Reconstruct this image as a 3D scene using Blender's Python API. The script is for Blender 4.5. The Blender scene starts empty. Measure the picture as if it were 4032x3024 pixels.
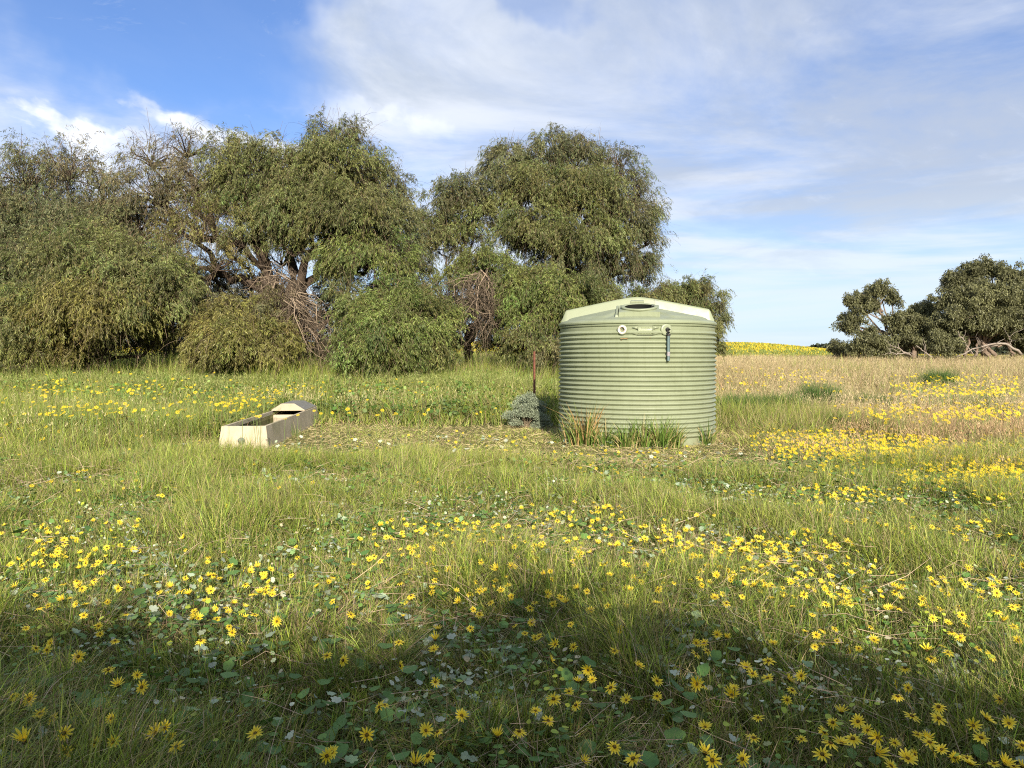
import bpy, math, random
import numpy as np
from mathutils import Vector, Matrix
R = math.radians
rng = np.random.default_rng(7); random.seed(7)
sc = bpy.context.scene
COL = sc.collection

# ------------------------------------------------------------------ camera, sky, sun, exposure
CAM_H = 1.6; PITCH = R(-2.12); F = 3028.0
cd = bpy.data.cameras.new("camera"); cam = bpy.data.objects.new("camera", cd); COL.objects.link(cam)
cd.sensor_width = 36; cd.lens = 36 * F / 4032; cd.clip_start = .05; cd.clip_end = 4000
cam.location = (0, 0, CAM_H); cam.rotation_euler = (R(90) + PITCH, 0, 0)
sc.camera = cam
SUN_EL = R(23); SUN_AZ = R(171)          # bearing of the sun, clockwise from +Y (the view direction)
sund = Vector((math.sin(SUN_AZ) * math.cos(SUN_EL), math.cos(SUN_AZ) * math.cos(SUN_EL), math.sin(SUN_EL)))
sl = bpy.data.lights.new("sun", 'SUN'); so = bpy.data.objects.new("sun", sl); COL.objects.link(so)
sl.energy = 5.0; sl.angle = R(.53); sl.color = (1, .90, .74)
so.rotation_euler = sund.to_track_quat('Z', 'Y').to_euler(); so.location = (-2, -20, 20)
sc.view_settings.view_transform = 'Standard'; sc.view_settings.look = 'None'
sc.view_settings.exposure = 1.02; sc.view_settings.gamma = 1
sc.render.engine = 'CYCLES'
sc.cycles.max_bounces = 6; sc.cycles.diffuse_bounces = 3; sc.cycles.transmission_bounces = 3
sc.cycles.use_denoising = False
sc.cycles.filter_width = 1.1; sc.cycles.sample_clamp_indirect = 4
try: sc.cycles.denoiser = 'OPENIMAGEDENOISE'
except Exception: pass

w = bpy.data.worlds.new("World"); sc.world = w; w.use_nodes = True
nt = w.node_tree; nt.nodes.clear(); L = nt.links
class NB:
    """tiny node-expression helper"""
    def __init__(s, nt): s.nt = nt
    def n(s, t, **k):
        x = s.nt.nodes.new(t)
        for a, b in k.items(): setattr(x, a, b)
        return x
    def put(s, sock, v):
        if hasattr(v, 'is_output') or isinstance(v, bpy.types.NodeSocket): s.nt.links.new(v, sock)
        else: sock.default_value = v
    def m(s, op, a, b=0., c=0.):
        x = s.n('ShaderNodeMath', operation=op)
        s.put(x.inputs[0], a); s.put(x.inputs[1], b)
        if op in ('MULTIPLY_ADD', 'SMOOTH_MIN'): s.put(x.inputs[2], c)
        return x.outputs[0]
    def ss(s, v, a, b, lo=0., hi=1.):
        x = s.n('ShaderNodeMapRange', interpolation_type='SMOOTHSTEP')
        s.put(x.inputs[0], v); x.inputs[1].default_value = a; x.inputs[2].default_value = b
        x.inputs[3].default_value = lo; x.inputs[4].default_value = hi
        return x.outputs[0]
    def comb(s, a, b, c=0.):
        x = s.n('ShaderNodeCombineXYZ'); s.put(x.inputs[0], a); s.put(x.inputs[1], b); s.put(x.inputs[2], c); return x.outputs[0]
    def noise(s, vec, scale, detail=5., rough=.55, dist=0.):
        x = s.n('ShaderNodeTexNoise'); 
        if vec is not None: s.put(x.inputs['Vector'], vec)
        x.inputs['Scale'].default_value = scale; x.inputs['Detail'].default_value = detail
        x.inputs['Roughness'].default_value = rough; x.inputs['Distortion'].default_value = dist
        return x.outputs[0]
    def mix(s, f, a, b):
        x = s.n('ShaderNodeMix', data_type='RGBA'); s.put(x.inputs[0], f); s.put(x.inputs[6], a); s.put(x.inputs[7], b); return x.outputs[2]
B = NB(nt)
sky = B.n('ShaderNodeTexSky', sky_type='NISHITA'); sky.sun_disc = False
sky.sun_elevation = SUN_EL; sky.sun_rotation = SUN_AZ; sky.air_density = 1.0; sky.dust_density = .6; sky.ozone_density = 2.0
tc = B.n('ShaderNodeTexCoord'); sp = B.n('ShaderNodeSeparateXYZ'); L.new(tc.outputs['Generated'], sp.inputs[0])
dx, dy, dz = sp.outputs
az = B.m('MULTIPLY', B.m('ARCTAN2', dx, dy), 57.2958); el = B.m('MULTIPLY', B.m('ARCSINE', dz), 57.2958)
# coordinates on a flat cloud layer overhead: streaks bunch up near the horizon
den = B.m('ADD', B.m('MAXIMUM', dz, 0.), .10)
cp = B.comb(B.m('DIVIDE', dx, den), B.m('DIVIDE', dy, den), 0.)
ang = B.comb(az, el, 0.)
wob = B.noise(ang, .12, 4., .6)
azw = B.m('ADD', az, B.m('MULTIPLY', B.m('SUBTRACT', wob, .5), 9.))
elw = B.m('ADD', el, B.m('MULTIPLY', B.m('SUBTRACT', B.noise(B.comb(el, az, 5.), .14, 4., .6), .5), 7.))
def blob(a, e, ra, re, rot=0., soft=(1.25, .55)):
    """soft ellipse of the sky, centre azimuth/elevation and radii in degrees"""
    c, s_ = math.cos(R(rot)), math.sin(R(rot))
    u = B.m('SUBTRACT', azw, a); v = B.m('SUBTRACT', elw, e)
    p = B.m('DIVIDE', B.m('ADD', B.m('MULTIPLY', u, c), B.m('MULTIPLY', v, s_)), ra)
    q = B.m('DIVIDE', B.m('SUBTRACT', B.m('MULTIPLY', v, c), B.m('MULTIPLY', u, s_)), re)
    d = B.m('SQRT', B.m('ADD', B.m('MULTIPLY', p, p), B.m('MULTIPLY', q, q)))
    return B.ss(d, soft[0], soft[1])
n1 = B.noise(cp, .9, 9., .62, .6); n2 = B.noise(cp, .33, 6., .6, .3)
st = B.noise(B.comb(B.m('MULTIPLY', az, .035), B.m('MULTIPLY', el, .30), 2.), 1.0, 5., .55, .4)      # long level streaks low down
hole = B.m('MAXIMUM', blob(-25, 20.5, 13, 5.6, -8), blob(-19, 25, 7, 6, 10))
hole = B.m('MAXIMUM', hole, B.m('MULTIPLY', blob(-16, 15.2, 7, 2.2, -22), .9))
hole = B.m('MAXIMUM', hole, B.m('MULTIPLY', blob(1, 25.5, 5, 1.6, -20), .45))
veil = B.ss(B.m('ADD', B.m('MULTIPLY', n1, .5), B.m('MULTIPLY', n2, .5)), .36, .56, .20, .97)
low = B.ss(el, 15., 7.)
veil = B.m('ADD', B.m('MULTIPLY', veil, B.m('SUBTRACT', 1., low)), B.m('MULTIPLY', B.ss(st, .40, .56, .42, .97), low))
veil = B.m('MULTIPLY', veil, B.m('SUBTRACT', 1., B.m('MULTIPLY', hole, .93)))
wisps = B.m('MULTIPLY', B.ss(B.noise(cp, 1.6, 8., .7, 1.5), .56, .80), .5)
veil = B.m('MAXIMUM', veil, B.m('MULTIPLY', wisps, B.ss(el, 8., 12.)))
lump = B.noise(B.comb(B.m('MULTIPLY', az, .55), B.m('ADD', el, B.m('MULTIPLY', az, .22)), 0.), .62, 7., .62, .3)
def cum(a, e, ra, re, rot):
    c = blob(a, e, ra, re, rot, (1.5, .3))
    return B.ss(B.m('ADD', c, B.m('MULTIPLY', B.m('SUBTRACT', lump, .5), 1.3)), .06, .92)
c1 = cum(-27., 13.3, 8., 1.5, -11); c2 = cum(-18., 14.5, 8., 1.0, -9); c3 = cum(-9., 17.0, 6.0, 1.0, -12)
c4 = cum(-26, 10.0, 12, 2.0, 0)
c123 = B.m('MAXIMUM', B.m('MAXIMUM', c1, c2), B.m('MAXIMUM', B.m('MULTIPLY', c3, .5), B.m('MULTIPLY', c4, .75)))
cover = B.m('MAXIMUM', veil, B.m('MULTIPLY', c123, .96))
# cloud colour: whiter in the thin middle, grey-lavender over to the right, brightest on the heaped cloud
greyness = B.m('MULTIPLY', B.ss(az, -8., 26.), B.ss(el, 4., 17.))
shade = B.ss(B.m('ADD', B.m('MULTIPLY', B.noise(cp, .95, 8., .6, .5), .8), B.m('MULTIPLY', greyness, .10)), .34, .52)
cc = B.mix(shade, (8.7, 9.3, 10.3, 1), (5.7, 6.5, 7.8, 1))
cc = B.mix(B.m('MULTIPLY', greyness, .5), cc, (4.9, 5.7, 7.5, 1))
cc = B.mix(B.ss(el, 12., 3.), cc, (8.0, 9.3, 10.6, 1))
cumc = B.mix(B.ss(B.noise(ang, .33, 5., .55), .40, .62), (11.2, 11.6, 12.4, 1), (7.8, 8.7, 10.6, 1))
cc = B.mix(c123, cc, cumc)
skyc = B.n('ShaderNodeMix', data_type='RGBA', blend_type='MULTIPLY'); skyc.inputs[0].default_value = 1
L.new(sky.outputs[0], skyc.inputs[6]); skyc.inputs[7].default_value = (.98, 1.22, 1.70, 1)
fin = B.mix(cover, skyc.outputs[2], cc)
bg = B.n('ShaderNodeBackground'); bg.inputs[1].default_value = .05
wo = B.n('ShaderNodeOutputWorld'); L.new(fin, bg.inputs[0]); L.new(bg.outputs[0], wo.inputs[0])

# ------------------------------------------------------------------ helpers
def at(px, py, Y, k=4032 / 2212):
    """world point seen at (px,py) of the 2212-wide view, at depth Y metres"""
    u = (px * k - 2016) / F; v = (1512 - py * k) / F
    c, s = math.cos(PITCH), math.sin(PITCH)
    d = np.array([u, c - s * v, s + c * v]); d = d / d[1]
    return np.array([0, 0, CAM_H]) + d * Y
def sstep(x, a, b):
    t = np.clip((np.asarray(x, float) - a) / (b - a), 0, 1); return t * t * (3 - 2 * t)
def vnoise(x, y, s=1., seed=0):
    x = np.asarray(x, float) / s; y = np.asarray(y, float) / s
    xi = np.floor(x).astype(np.int64); yi = np.floor(y).astype(np.int64); fx = x - xi; fy = y - yi
    fx = fx * fx * (3 - 2 * fx); fy = fy * fy * (3 - 2 * fy)
    def h(a, b):
        n = (a * 374761393 + b * 668265263 + seed * 1274126177) & 0xffffffff
        n = ((n ^ (n >> 13)) * 1274126177) & 0xffffffff
        return ((n ^ (n >> 16)) & 0xffff) / 65535.
    return (h(xi, yi) * (1 - fx) + h(xi + 1, yi) * fx) * (1 - fy) + (h(xi, yi + 1) * (1 - fx) + h(xi + 1, yi + 1) * fx) * fy
def fbm(x, y, s=1., seed=0):
    return .5 * vnoise(x, y, s, seed) + .3 * vnoise(x, y, s / 2.1, seed + 1) + .2 * vnoise(x, y, s / 4.3, seed + 2)
def gz(x, y):
    x = np.asarray(x, float); y = np.asarray(y, float)
    left = sstep(-x, -2.5, 0.5)
    z = .42 * sstep(y, 17, 27) * left + (1 - left) * .95 * sstep(y, 19, 62) + left * .5 * sstep(y, 30, 70)
    hill = sstep(y, 80, 185) * (1 - .8 * sstep(x - .18 * y, 20, 52))
    z = z + hill * 3.6 + hill * .5 * (vnoise(x, y, 37, 5) - .5)
    near = sstep(y, 260, 3) 
    z = z + .05 * (fbm(x, y, 2.3, 9) - .5) * (1 - sstep(np.hypot(x - 2.4, y - 14.8), 4, 1.2)) * (1 - sstep(np.hypot(x + 4.8, y - 15.6), 4.5, 2.5))
    return z
def on_ground(px, py, h=0., k=1.):
    """where the ground (plus plant height h) is met by the sight line of photo pixel (px,py)"""
    px = np.asarray(px, float) * k; py = np.asarray(py, float) * k
    u = (px - 2016) / F; v = (1512 - py) / F; c, s = math.cos(PITCH), math.sin(PITCH)
    ux = u / (c - s * v); uz = np.minimum((s + c * v) / (c - s * v), -.004)
    Y = (CAM_H - h) / -uz
    for _ in range(14):
        Y = .5 * Y + .5 * np.clip((CAM_H - h - gz(ux * Y, Y)) / -uz, 1, 400)
    return ux * Y, Y

def mat(name):
    m = bpy.data.materials.new(name); m.use_nodes = True; m.node_tree.nodes.clear(); return m, NB(m.node_tree)
def leaf_mat(name, trans=.35, rough=.55, spec=.25, gain=1.0):
    m, b = mat(name)
    a = b.n('ShaderNodeAttribute'); a.attribute_name = 'col'
    p = b.n('ShaderNodeBsdfPrincipled'); p.inputs['Roughness'].default_value = rough; p.inputs['Specular IOR Level'].default_value = spec
    t = b.n('ShaderNodeBsdfTranslucent'); mx = b.n('ShaderNodeMixShader'); mx.inputs[0].default_value = trans
    b.put(p.inputs['Base Color'], a.outputs[0])
    hs = b.n('ShaderNodeHueSaturation'); hs.inputs['Saturation'].default_value = 1.1; hs.inputs['Value'].default_value = gain
    b.put(hs.inputs['Color'], a.outputs[0]); b.put(t.inputs[0], hs.outputs[0])
    o = b.n('ShaderNodeOutputMaterial'); b.put(mx.inputs[1], p.outputs[0]); b.put(mx.inputs[2], t.outputs[0]); b.put(o.inputs[0], mx.outputs[0])
    return m
def simple(name, color, rough=.6, spec=.4, var=.12, vscale=6., bump=0., bscale=60., metallic=0., col2=None):
    m, b = mat(name)
    tcn = b.n('ShaderNodeTexCoord'); ob = tcn.outputs['Object']
    p = b.n('ShaderNodeBsdfPrincipled'); p.inputs['Roughness'].default_value = rough
    p.inputs['Specular IOR Level'].default_value = spec; p.inputs['Metallic'].default_value = metallic
    n = b.noise(ob, vscale, 6., .6)
    c2 = col2 or tuple(x * (1 - 2 * var) for x in color)
    c = b.mix(b.ss(n, .3, .7), (*color, 1), (*c2, 1)); b.put(p.inputs['Base Color'], c)
    if bump:
        bm_ = b.n('ShaderNodeBump'); bm_.inputs['Strength'].default_value = bump; bm_.inputs['Distance'].default_value = .01
        b.put(bm_.inputs['Height'], b.noise(ob, bscale, 5., .6)); b.put(p.inputs['Normal'], bm_.outputs[0])
    o = b.n('ShaderNodeOutputMaterial'); b.put(o.inputs[0], p.outputs[0]); return m

def mk(name, V, faces, mt, parent=None, col=None, smooth=False):
    """one mesh object from arrays; faces = list of (n,k) index arrays"""
    me = bpy.data.meshes.new(name); V = np.asarray(V, np.float32)
    faces = [np.asarray(f, np.int32) for f in faces if len(f)]
    me.vertices.add(len(V)); me.vertices.foreach_set('co', V.ravel())
    tot = np.concatenate([np.full(len(f), f.shape[1], np.int32) for f in faces]); idx = np.concatenate([f.ravel() for f in faces])
    me.loops.add(len(idx)); me.loops.foreach_set('vertex_index', idx)
    me.polygons.add(len(tot)); st_ = np.zeros(len(tot), np.int32); st_[1:] = np.cumsum(tot)[:-1]
    me.polygons.foreach_set('loop_start', st_)
    if smooth: me.polygons.foreach_set('use_smooth', np.ones(len(tot), bool))
    if col is not None:
        a = me.attributes.new('col', 'FLOAT_COLOR', 'POINT')
        c = np.ones((len(V), 4), np.float32); c[:, :3] = np.clip(col, 0, 1); a.data.foreach_set('color', c.ravel())
    me.update(calc_edges=True); me.validate()
    for q in (mt if isinstance(mt, (list, tuple)) else [mt]): me.materials.append(q)
    o = bpy.data.objects.new(name, me); COL.objects.link(o)
    if parent is not None: o.parent = parent
    return o
def tag(o, label=None, cat=None, group=None, kind=None):
    if label: o['label'] = label
    if cat: o['category'] = cat
    if group: o['group'] = group
    if kind: o['kind'] = kind
    return o
def empty(name, loc, rz=0.):
    o = bpy.data.objects.new(name, None); COL.objects.link(o); o.location = loc; o.rotation_euler = (0, 0, rz); o.empty_display_size = .2
    return o
def norm(a): return a / np.maximum(np.linalg.norm(a, axis=-1, keepdims=True), 1e-9)

class Geo:
    def __init__(s): s.V = []; s.Q = []; s.T = []; s.C = []; s.n = 0
    def add(s, V, Q=None, T=None, col=None):
        V = np.asarray(V, float).reshape(-1, 3)
        if Q is not None and len(Q): s.Q.append(np.asarray(Q).reshape(-1, 4) + s.n)
        if T is not None and len(T): s.T.append(np.asarray(T).reshape(-1, 3) + s.n)
        s.V.append(V); s.C.append(np.broadcast_to(np.asarray(col if col is not None else (1, 1, 1), float), (len(V), 3))); s.n += len(V)
    def tube(s, P, r, sides=6, col=(1, 1, 1), cap=True):
        P = np.asarray(P, float); n = len(P); r = np.broadcast_to(np.asarray(r, float), (n,))
        Tn = norm(np.gradient(P, axis=0)); up = np.array([0, 0, 1.]) if abs(Tn[0][2]) < .9 else np.array([1., 0, 0])
        A = norm(np.cross(Tn, up)); Bb = np.cross(Tn, A); th = np.arange(sides) * 2 * math.pi / sides
        V = P[:, None, :] + r[:, None, None] * (A[:, None, :] * np.cos(th)[None, :, None] + Bb[:, None, :] * np.sin(th)[None, :, None])
        i, j = np.meshgrid(np.arange(n - 1), np.arange(sides), indexing='ij'); j2 = (j + 1) % sides
        Q = np.stack([i * sides + j, i * sides + j2, (i + 1) * sides + j2, (i + 1) * sides + j], -1).reshape(-1, 4)
        V = V.reshape(-1, 3); T = None
        if cap:
            V = np.vstack([V, P[0], P[-1]]); a = np.arange(sides); b = (a + 1) % sides
            T = np.vstack([np.stack([np.full(sides, n * sides), b, a], 1), np.stack([np.full(sides, n * sides + 1), (n - 1) * sides + a, (n - 1) * sides + b], 1)])
        s.add(V, Q, T, col)
    def lathe(s, prof, seg=96, a0=0., a1=2 * math.pi, col=(1, 1, 1)):
        prof = np.asarray(prof, float); full = abs(a1 - a0 - 2 * math.pi) < 1e-6; m = seg if full else seg + 1
        th = a0 + (a1 - a0) * np.arange(m) / seg
        V = np.stack([prof[:, None, 0] * np.cos(th), prof[:, None, 0] * np.sin(th), np.broadcast_to(prof[:, None, 1], (len(prof), m))], -1)
        i, j = np.meshgrid(np.arange(len(prof) - 1), np.arange(seg), indexing='ij'); j2 = (j + 1) % m
        Q = np.stack([i * m + j, i * m + j2, (i + 1) * m + j2, (i + 1) * m + j], -1).reshape(-1, 4); s.add(V, Q, None, col)
    def poly_prism(s, bot, top, col=(1, 1, 1)):
        bot = np.asarray(bot, float); top = np.asarray(top, float); n = len(bot); a = np.arange(n); b = (a + 1) % n
        V = np.vstack([bot, top, bot.mean(0), top.mean(0)])
        T = np.vstack([np.stack([b, a, np.full(n, 2 * n)], 1), np.stack([n + a, n + b, np.full(n, 2 * n + 1)], 1)])
        s.add(V, np.stack([a, b, n + b, n + a], 1), T, col)
    def box(s, c, h, rot=None, col=(1, 1, 1)):
        q = np.array([(-1, -1), (1, -1), (1, 1), (-1, 1)], float)
        bot = np.column_stack([q * h[:2], np.full(4, -h[2])]); top = bot + [0, 0, 2 * h[2]]
        if rot is not None: bot = bot @ np.array(rot).T; top = top @ np.array(rot).T
        s.poly_prism(bot + c, top + c, col)
    def build(s, name, mt, parent=None, smooth=False):
        return mk(name, np.vstack(s.V), ([np.vstack(s.Q)] if s.Q else []) + ([np.vstack(s.T)] if s.T else []), mt, parent, np.vstack(s.C), smooth)
def bevel(o, wd, seg=2, ang=35):
    b = o.modifiers.new('bevel', 'BEVEL'); b.width = wd; b.segments = seg; b.limit_method = 'ANGLE'; b.angle_limit = R(ang); b.harden_normals = True
    return o
def shade_auto(o, ang=35):
    me = o.data
    me.polygons.foreach_set('use_smooth', np.ones(len(me.polygons), bool))
    try: me.set_sharp_from_angle(angle=R(ang))
    except Exception: pass

GREEN = np.array((.135, .20, .030)); LIME = np.array((.31, .37, .065)); OLIVE = np.array((.28, .27, .090)); STRAW = np.array((.42, .34, .18))
ORANGE = np.array((.37, .26, .13)); DEAD = np.array((.33, .23, .15)); TAN = np.array((.46, .35, .20))
M_grass = leaf_mat('grass_blades', .32, .5, .3)
M_leaf = leaf_mat('tree_leaf', .28, .5, .3)
M_flow = leaf_mat('petals', .30, .6, .15)
M_dry = leaf_mat('dry_stalks', .12, .7, .15)
M_cover = leaf_mat('broad_leaves', .18, .5, .3)

# ------------------------------------------------------------------ ground
def zones(x, y):
    """what grows where: dict of masks over world x, y"""
    x = np.asarray(x, float); y = np.asarray(y, float); wx = x + 1.4 * (fbm(x, y, 2.2, 21) - .5); wy = y + 2.0 * (fbm(x, y, 2.6, 22) - .5)
    e1 = ((wx - .3) / 4.9) ** 2 + ((wy - 15.0) / 2.6) ** 2; e2 = ((wx - 3.4) / 4.4) ** 2 + ((wy - 12.6) / 1.9) ** 2; e3 = np.minimum(((wx + 3.2) / 1.7) ** 2 + ((wy - 15) / 3.2) ** 2, ((x + 4.7) / 1.1) ** 2 + ((y - 12.9) / .95) ** 2)
    clear = 1 - sstep(np.minimum(np.minimum(e1, e2), e3), .65, 1.25)
    dn_ = fbm(x, y, 3.1, 25) - .5; dry = sstep(wx + 4.5 * dn_, 3.6, 7.0) * sstep(wy + 7 * (fbm(x, y, 2.4, 26) - .5), 8., 14.)
    gn_ = fbm(x, y, 1.7, 27) - .5; gside = (1 - sstep(((wx - 5.6 + 2.5 * gn_) / 2.4) ** 2 + ((wy - 18 + 5 * gn_) / 4.6) ** 2, .3, 1.4))
    tallL = np.maximum(sstep(-wx, 4.6, 6.2) * sstep(wy, 11.5, 14), sstep(wy, 17.3, 19.2)) * (1 - sstep(x, 3.5, 5.5))
    return dict(clear=clear, dry=dry * (1 - .75 * gside), gside=gside, tall=tallL)
def axis(lo, hi, fine0, fine1, st):
    a = list(np.arange(fine0, fine1 + 1e-6, st)); s_ = st
    while a[-1] < hi: s_ *= 1.12; a.append(a[-1] + s_)
    s_ = st
    while a[0] > lo: s_ *= 1.2; a.insert(0, a[0] - s_)
    return np.array(a)
gx = axis(-1500, 1500, -26, 30, .35); gy = axis(-300, 2500, -4, 42, .35)
X, Y = np.meshgrid(gx, gy, indexing='ij'); Z = gz(X, Y); nx, ny = X.shape
i, j = np.meshgrid(np.arange(nx - 1), np.arange(ny - 1), indexing='ij')
Q = np.stack([i * ny + j, (i + 1) * ny + j, (i + 1) * ny + j + 1, i * ny + j + 1], -1).reshape(-1, 4)
zn = zones(X, Y); g0 = np.array((.07, .08, .025))
c = np.zeros(X.shape + (3,)) + g0
def lerp(c, t, k): return c * (1 - t[..., None]) + np.asarray(k) * t[..., None]
c = lerp(c, zn['clear'] * .8, (.16, .15, .055)); c = lerp(c, zn['dry'] * .85, (.22, .16, .08))
far = sstep(Y, 35, 60); c = lerp(c, far, (.30, .25, .13))
yel = sstep(Y, 74, 92) * (1 - sstep(X, 110, 190)); c = lerp(c, yel * .92, (.37, .33, .08))
c = lerp(c, yel * sstep(fbm(X, Y * 3., 40, 4), .62, .70) * .8, (.20, .22, .05))
c *= (.75 + .5 * fbm(X, Y, 1.3, 30))[..., None]
mg, b = mat('ground_soil')
a = b.n('ShaderNodeAttribute'); a.attribute_name = 'col'; p = b.n('ShaderNodeBsdfPrincipled'); p.inputs['Roughness'].default_value = .95; p.inputs['Specular IOR Level'].default_value = .1
geo = b.n('ShaderNodeNewGeometry'); nz = b.noise(geo.outputs['Position'], 9., 8., .7)
vm = b.n('ShaderNodeMix', data_type='RGBA', blend_type='MULTIPLY'); vm.inputs[0].default_value = 1
b.put(vm.inputs[6], a.outputs[0]); rr = b.ss(nz, .3, .7, .55, 1.35); b.put(vm.inputs[7], rr); b.put(p.inputs['Base Color'], vm.outputs[2])
bp = b.n('ShaderNodeBump'); bp.inputs['Distance'].default_value = .05; b.put(bp.inputs['Height'], nz); b.put(p.inputs['Normal'], bp.outputs[0])
o = b.n('ShaderNodeOutputMaterial'); b.put(o.inputs[0], p.outputs[0])
tag(mk('ground', np.stack([X, Y, Z], -1).reshape(-1, 3), [Q], mg, None, c.reshape(-1, 3), True), 'grassy paddock ground rising to a yellow flowering hill', 'ground', kind='structure')

# ------------------------------------------------------------------ water tank
M_tank = None
def tank_mat():
    m, b = mat('green_poly')
    tcn = b.n('ShaderNodeTexCoord'); ob = tcn.outputs['Object']
    p = b.n('ShaderNodeBsdfPrincipled'); p.inputs['Roughness'].default_value = .38; p.inputs['Specular IOR Level'].default_value = .45
    s3 = b.n('ShaderNodeSeparateXYZ'); b.put(s3.inputs[0], ob)
    th = b.m('ARCTAN2', s3.outputs[0], b.m('MULTIPLY', s3.outputs[1], -1))
    run = b.noise(b.comb(b.m('MULTIPLY', th, 14.), b.m('MULTIPLY', s3.outputs[2], .6), 0.), 1.6, 5., .6)
    dirt = b.noise(ob, 3.2, 8., .65)
    base = b.mix(b.ss(dirt, .35, .7), (.226, .254, .164, 1), (.200, .226, .142, 1))
    base = b.mix(b.m('MULTIPLY', b.ss(run, .48, .76), .36), base, (.15, .17, .09, 1))
    lowd = b.m('MULTIPLY', b.ss(s3.outputs[2], .42, .02), b.ss(b.noise(ob, 7., 6., .7), .35, .65))
    base = b.mix(b.m('MULTIPLY', lowd, .6), base, (.20, .18, .10, 1))
    speck = b.m('MULTIPLY', b.ss(b.noise(ob, 38., 3., .5), .70, .76), .5)
    base = b.mix(speck, base, (.22, .24, .15, 1))
    b.put(p.inputs['Base Color'], base); b.put(p.inputs['Roughness'], b.ss(dirt, .3, .7, .34, .50))
    bm_ = b.n('ShaderNodeBump'); bm_.inputs['Strength'].default_value = .12; bm_.inputs['Distance'].default_value = .02
    b.put(bm_.inputs['Height'], b.noise(ob, 5., 4., .5)); b.put(p.inputs['Normal'], bm_.outputs[0])
    o = b.n('ShaderNodeOutputMaterial'); b.put(o.inputs[0], p.outputs[0]); return m
M_tank = tank_mat()
TR = 1.478; TX, TY = 2.40, 14.85
tank = empty('water_tank', (TX, TY, -.02), math.atan2(-TY, -TX) + math.pi / 2)    # local -Y faces the camera
tag(tank, 'pale green corrugated plastic rainwater tank with open hatch on grass', 'water tank')
# wall profile: plain skirt, 25 rolled ribs, smooth shoulder
pr = [(TR - .035, 0), (TR - .018, .01), (TR - .018, .135)]
pitch = .0832; z0 = .15
for k in range(23):
    for q in np.linspace(0, 1, 12, endpoint=False):
        s_ = math.sin(math.pi * ((q * 1.0) % 1.0)) ** 1.5
        pr.append((TR - .020 + .042 * s_, z0 + (k + q) * pitch))
ztop = z0 + 23 * pitch
pr += [(TR - .020, ztop), (TR - .012, ztop + .03), (TR - .010, ztop + .055), (TR - .022, ztop + .066), (TR + .004, ztop + .078), (TR + .010, ztop + .092), (TR - .010, ztop + .104),
       (TR - .010, ztop + .110), (TR + .018, ztop + .122), (TR + .022, ztop + .145), (TR + .008, ztop + .172), (TR - .03, ztop + .195), (TR - .07, ztop + .205)]
ZE = ztop + .205
g = Geo(); g.lathe(pr, 192); wall = g.build('wall', M_tank, tank, True)
# front roof: low cone, with the hatch hole left open
def zfront(r): return ZE + (1.41 - r) * .215
HC = np.array([.045, -.83]); HR = .245
g = Geo(); n_r, n_t = 26, 120
rr_ = np.linspace(0, 1.408, n_r); tt = np.linspace(math.pi, 2 * math.pi, n_t)
Rg, Tg = np.meshgrid(rr_, tt, indexing='ij'); Vx, Vy = Rg * np.cos(Tg), Rg * np.sin(Tg)
def side_step(x, y):
    """raised moulded panels either side of the hatch"""
    r = np.hypot(x, y); a = np.degrees(np.arctan2(x, -y))
    def band(a0, a1, r0, r1): return sstep(a, a0, a0 + 2.2) * (1 - sstep(a, a1 - 2.2, a1)) * sstep(r, r0, r0 + .05) * (1 - sstep(r, r1 - .05, r1))
    return .035 * (band(-80, -24, .45, 1.33) + band(27, 83, .45, 1.33)) - 0.0
Vz = zfront(Rg) + side_step(Vx, Vy)
ii, jj = np.meshgrid(np.arange(n_r - 1), np.arange(n_t - 1), indexing='ij')
Qf = np.stack([ii * n_t + jj, (ii + 1) * n_t + jj, (ii + 1) * n_t + jj + 1, ii * n_t + jj + 1], -1).reshape(-1, 4)
Vf = np.stack([Vx, Vy, Vz], -1).reshape(-1, 3); cen = Vf[Qf].mean(1)
Qf = Qf[np.hypot(cen[:, 0] - HC[0], cen[:, 1] - HC[1]) > HR]
g.add(Vf, Qf); g.build('front_roof', M_tank, tank, True)
# rear roof: higher dome whose front edge stands up as a step across the tank
g = Geo(); NT = 120; tt = np.linspace(0, math.pi, NT)
def zrear(x, r):
    ax = np.abs(x); rr2 = np.clip(r / 1.45, 0, 1)
    return (ZE + .005) + .02 + .185 * (1 - sstep(rr2, .93, 1.01)) + .305 * (1 - np.sqrt(rr2 ** 2 + .018) / 1.009)
rr_ = np.linspace(0, 1.45, 40); Rg, Tg = np.meshgrid(rr_, tt, indexing='ij'); Vx, Vy = Rg * np.cos(Tg), Rg * np.sin(Tg) - .0
g.add(np.stack([Vx, Vy, zrear(Vx, Rg)], -1), np.stack([ii2 := None] * 0, -1) if False else np.array([[a_ * NT + b_, a_ * NT + b_ + 1, (a_ + 1) * NT + b_ + 1, (a_ + 1) * NT + b_] for a_ in range(39) for b_ in range(NT - 1)]))
g.build('rear_roof', M_tank, tank, True)
g = Geo(); xs = np.linspace(-1.45, 1.45, 121); zt = zrear(xs, np.abs(xs)); zb = np.minimum(zfront(np.abs(xs)), zt) - .03
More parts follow.
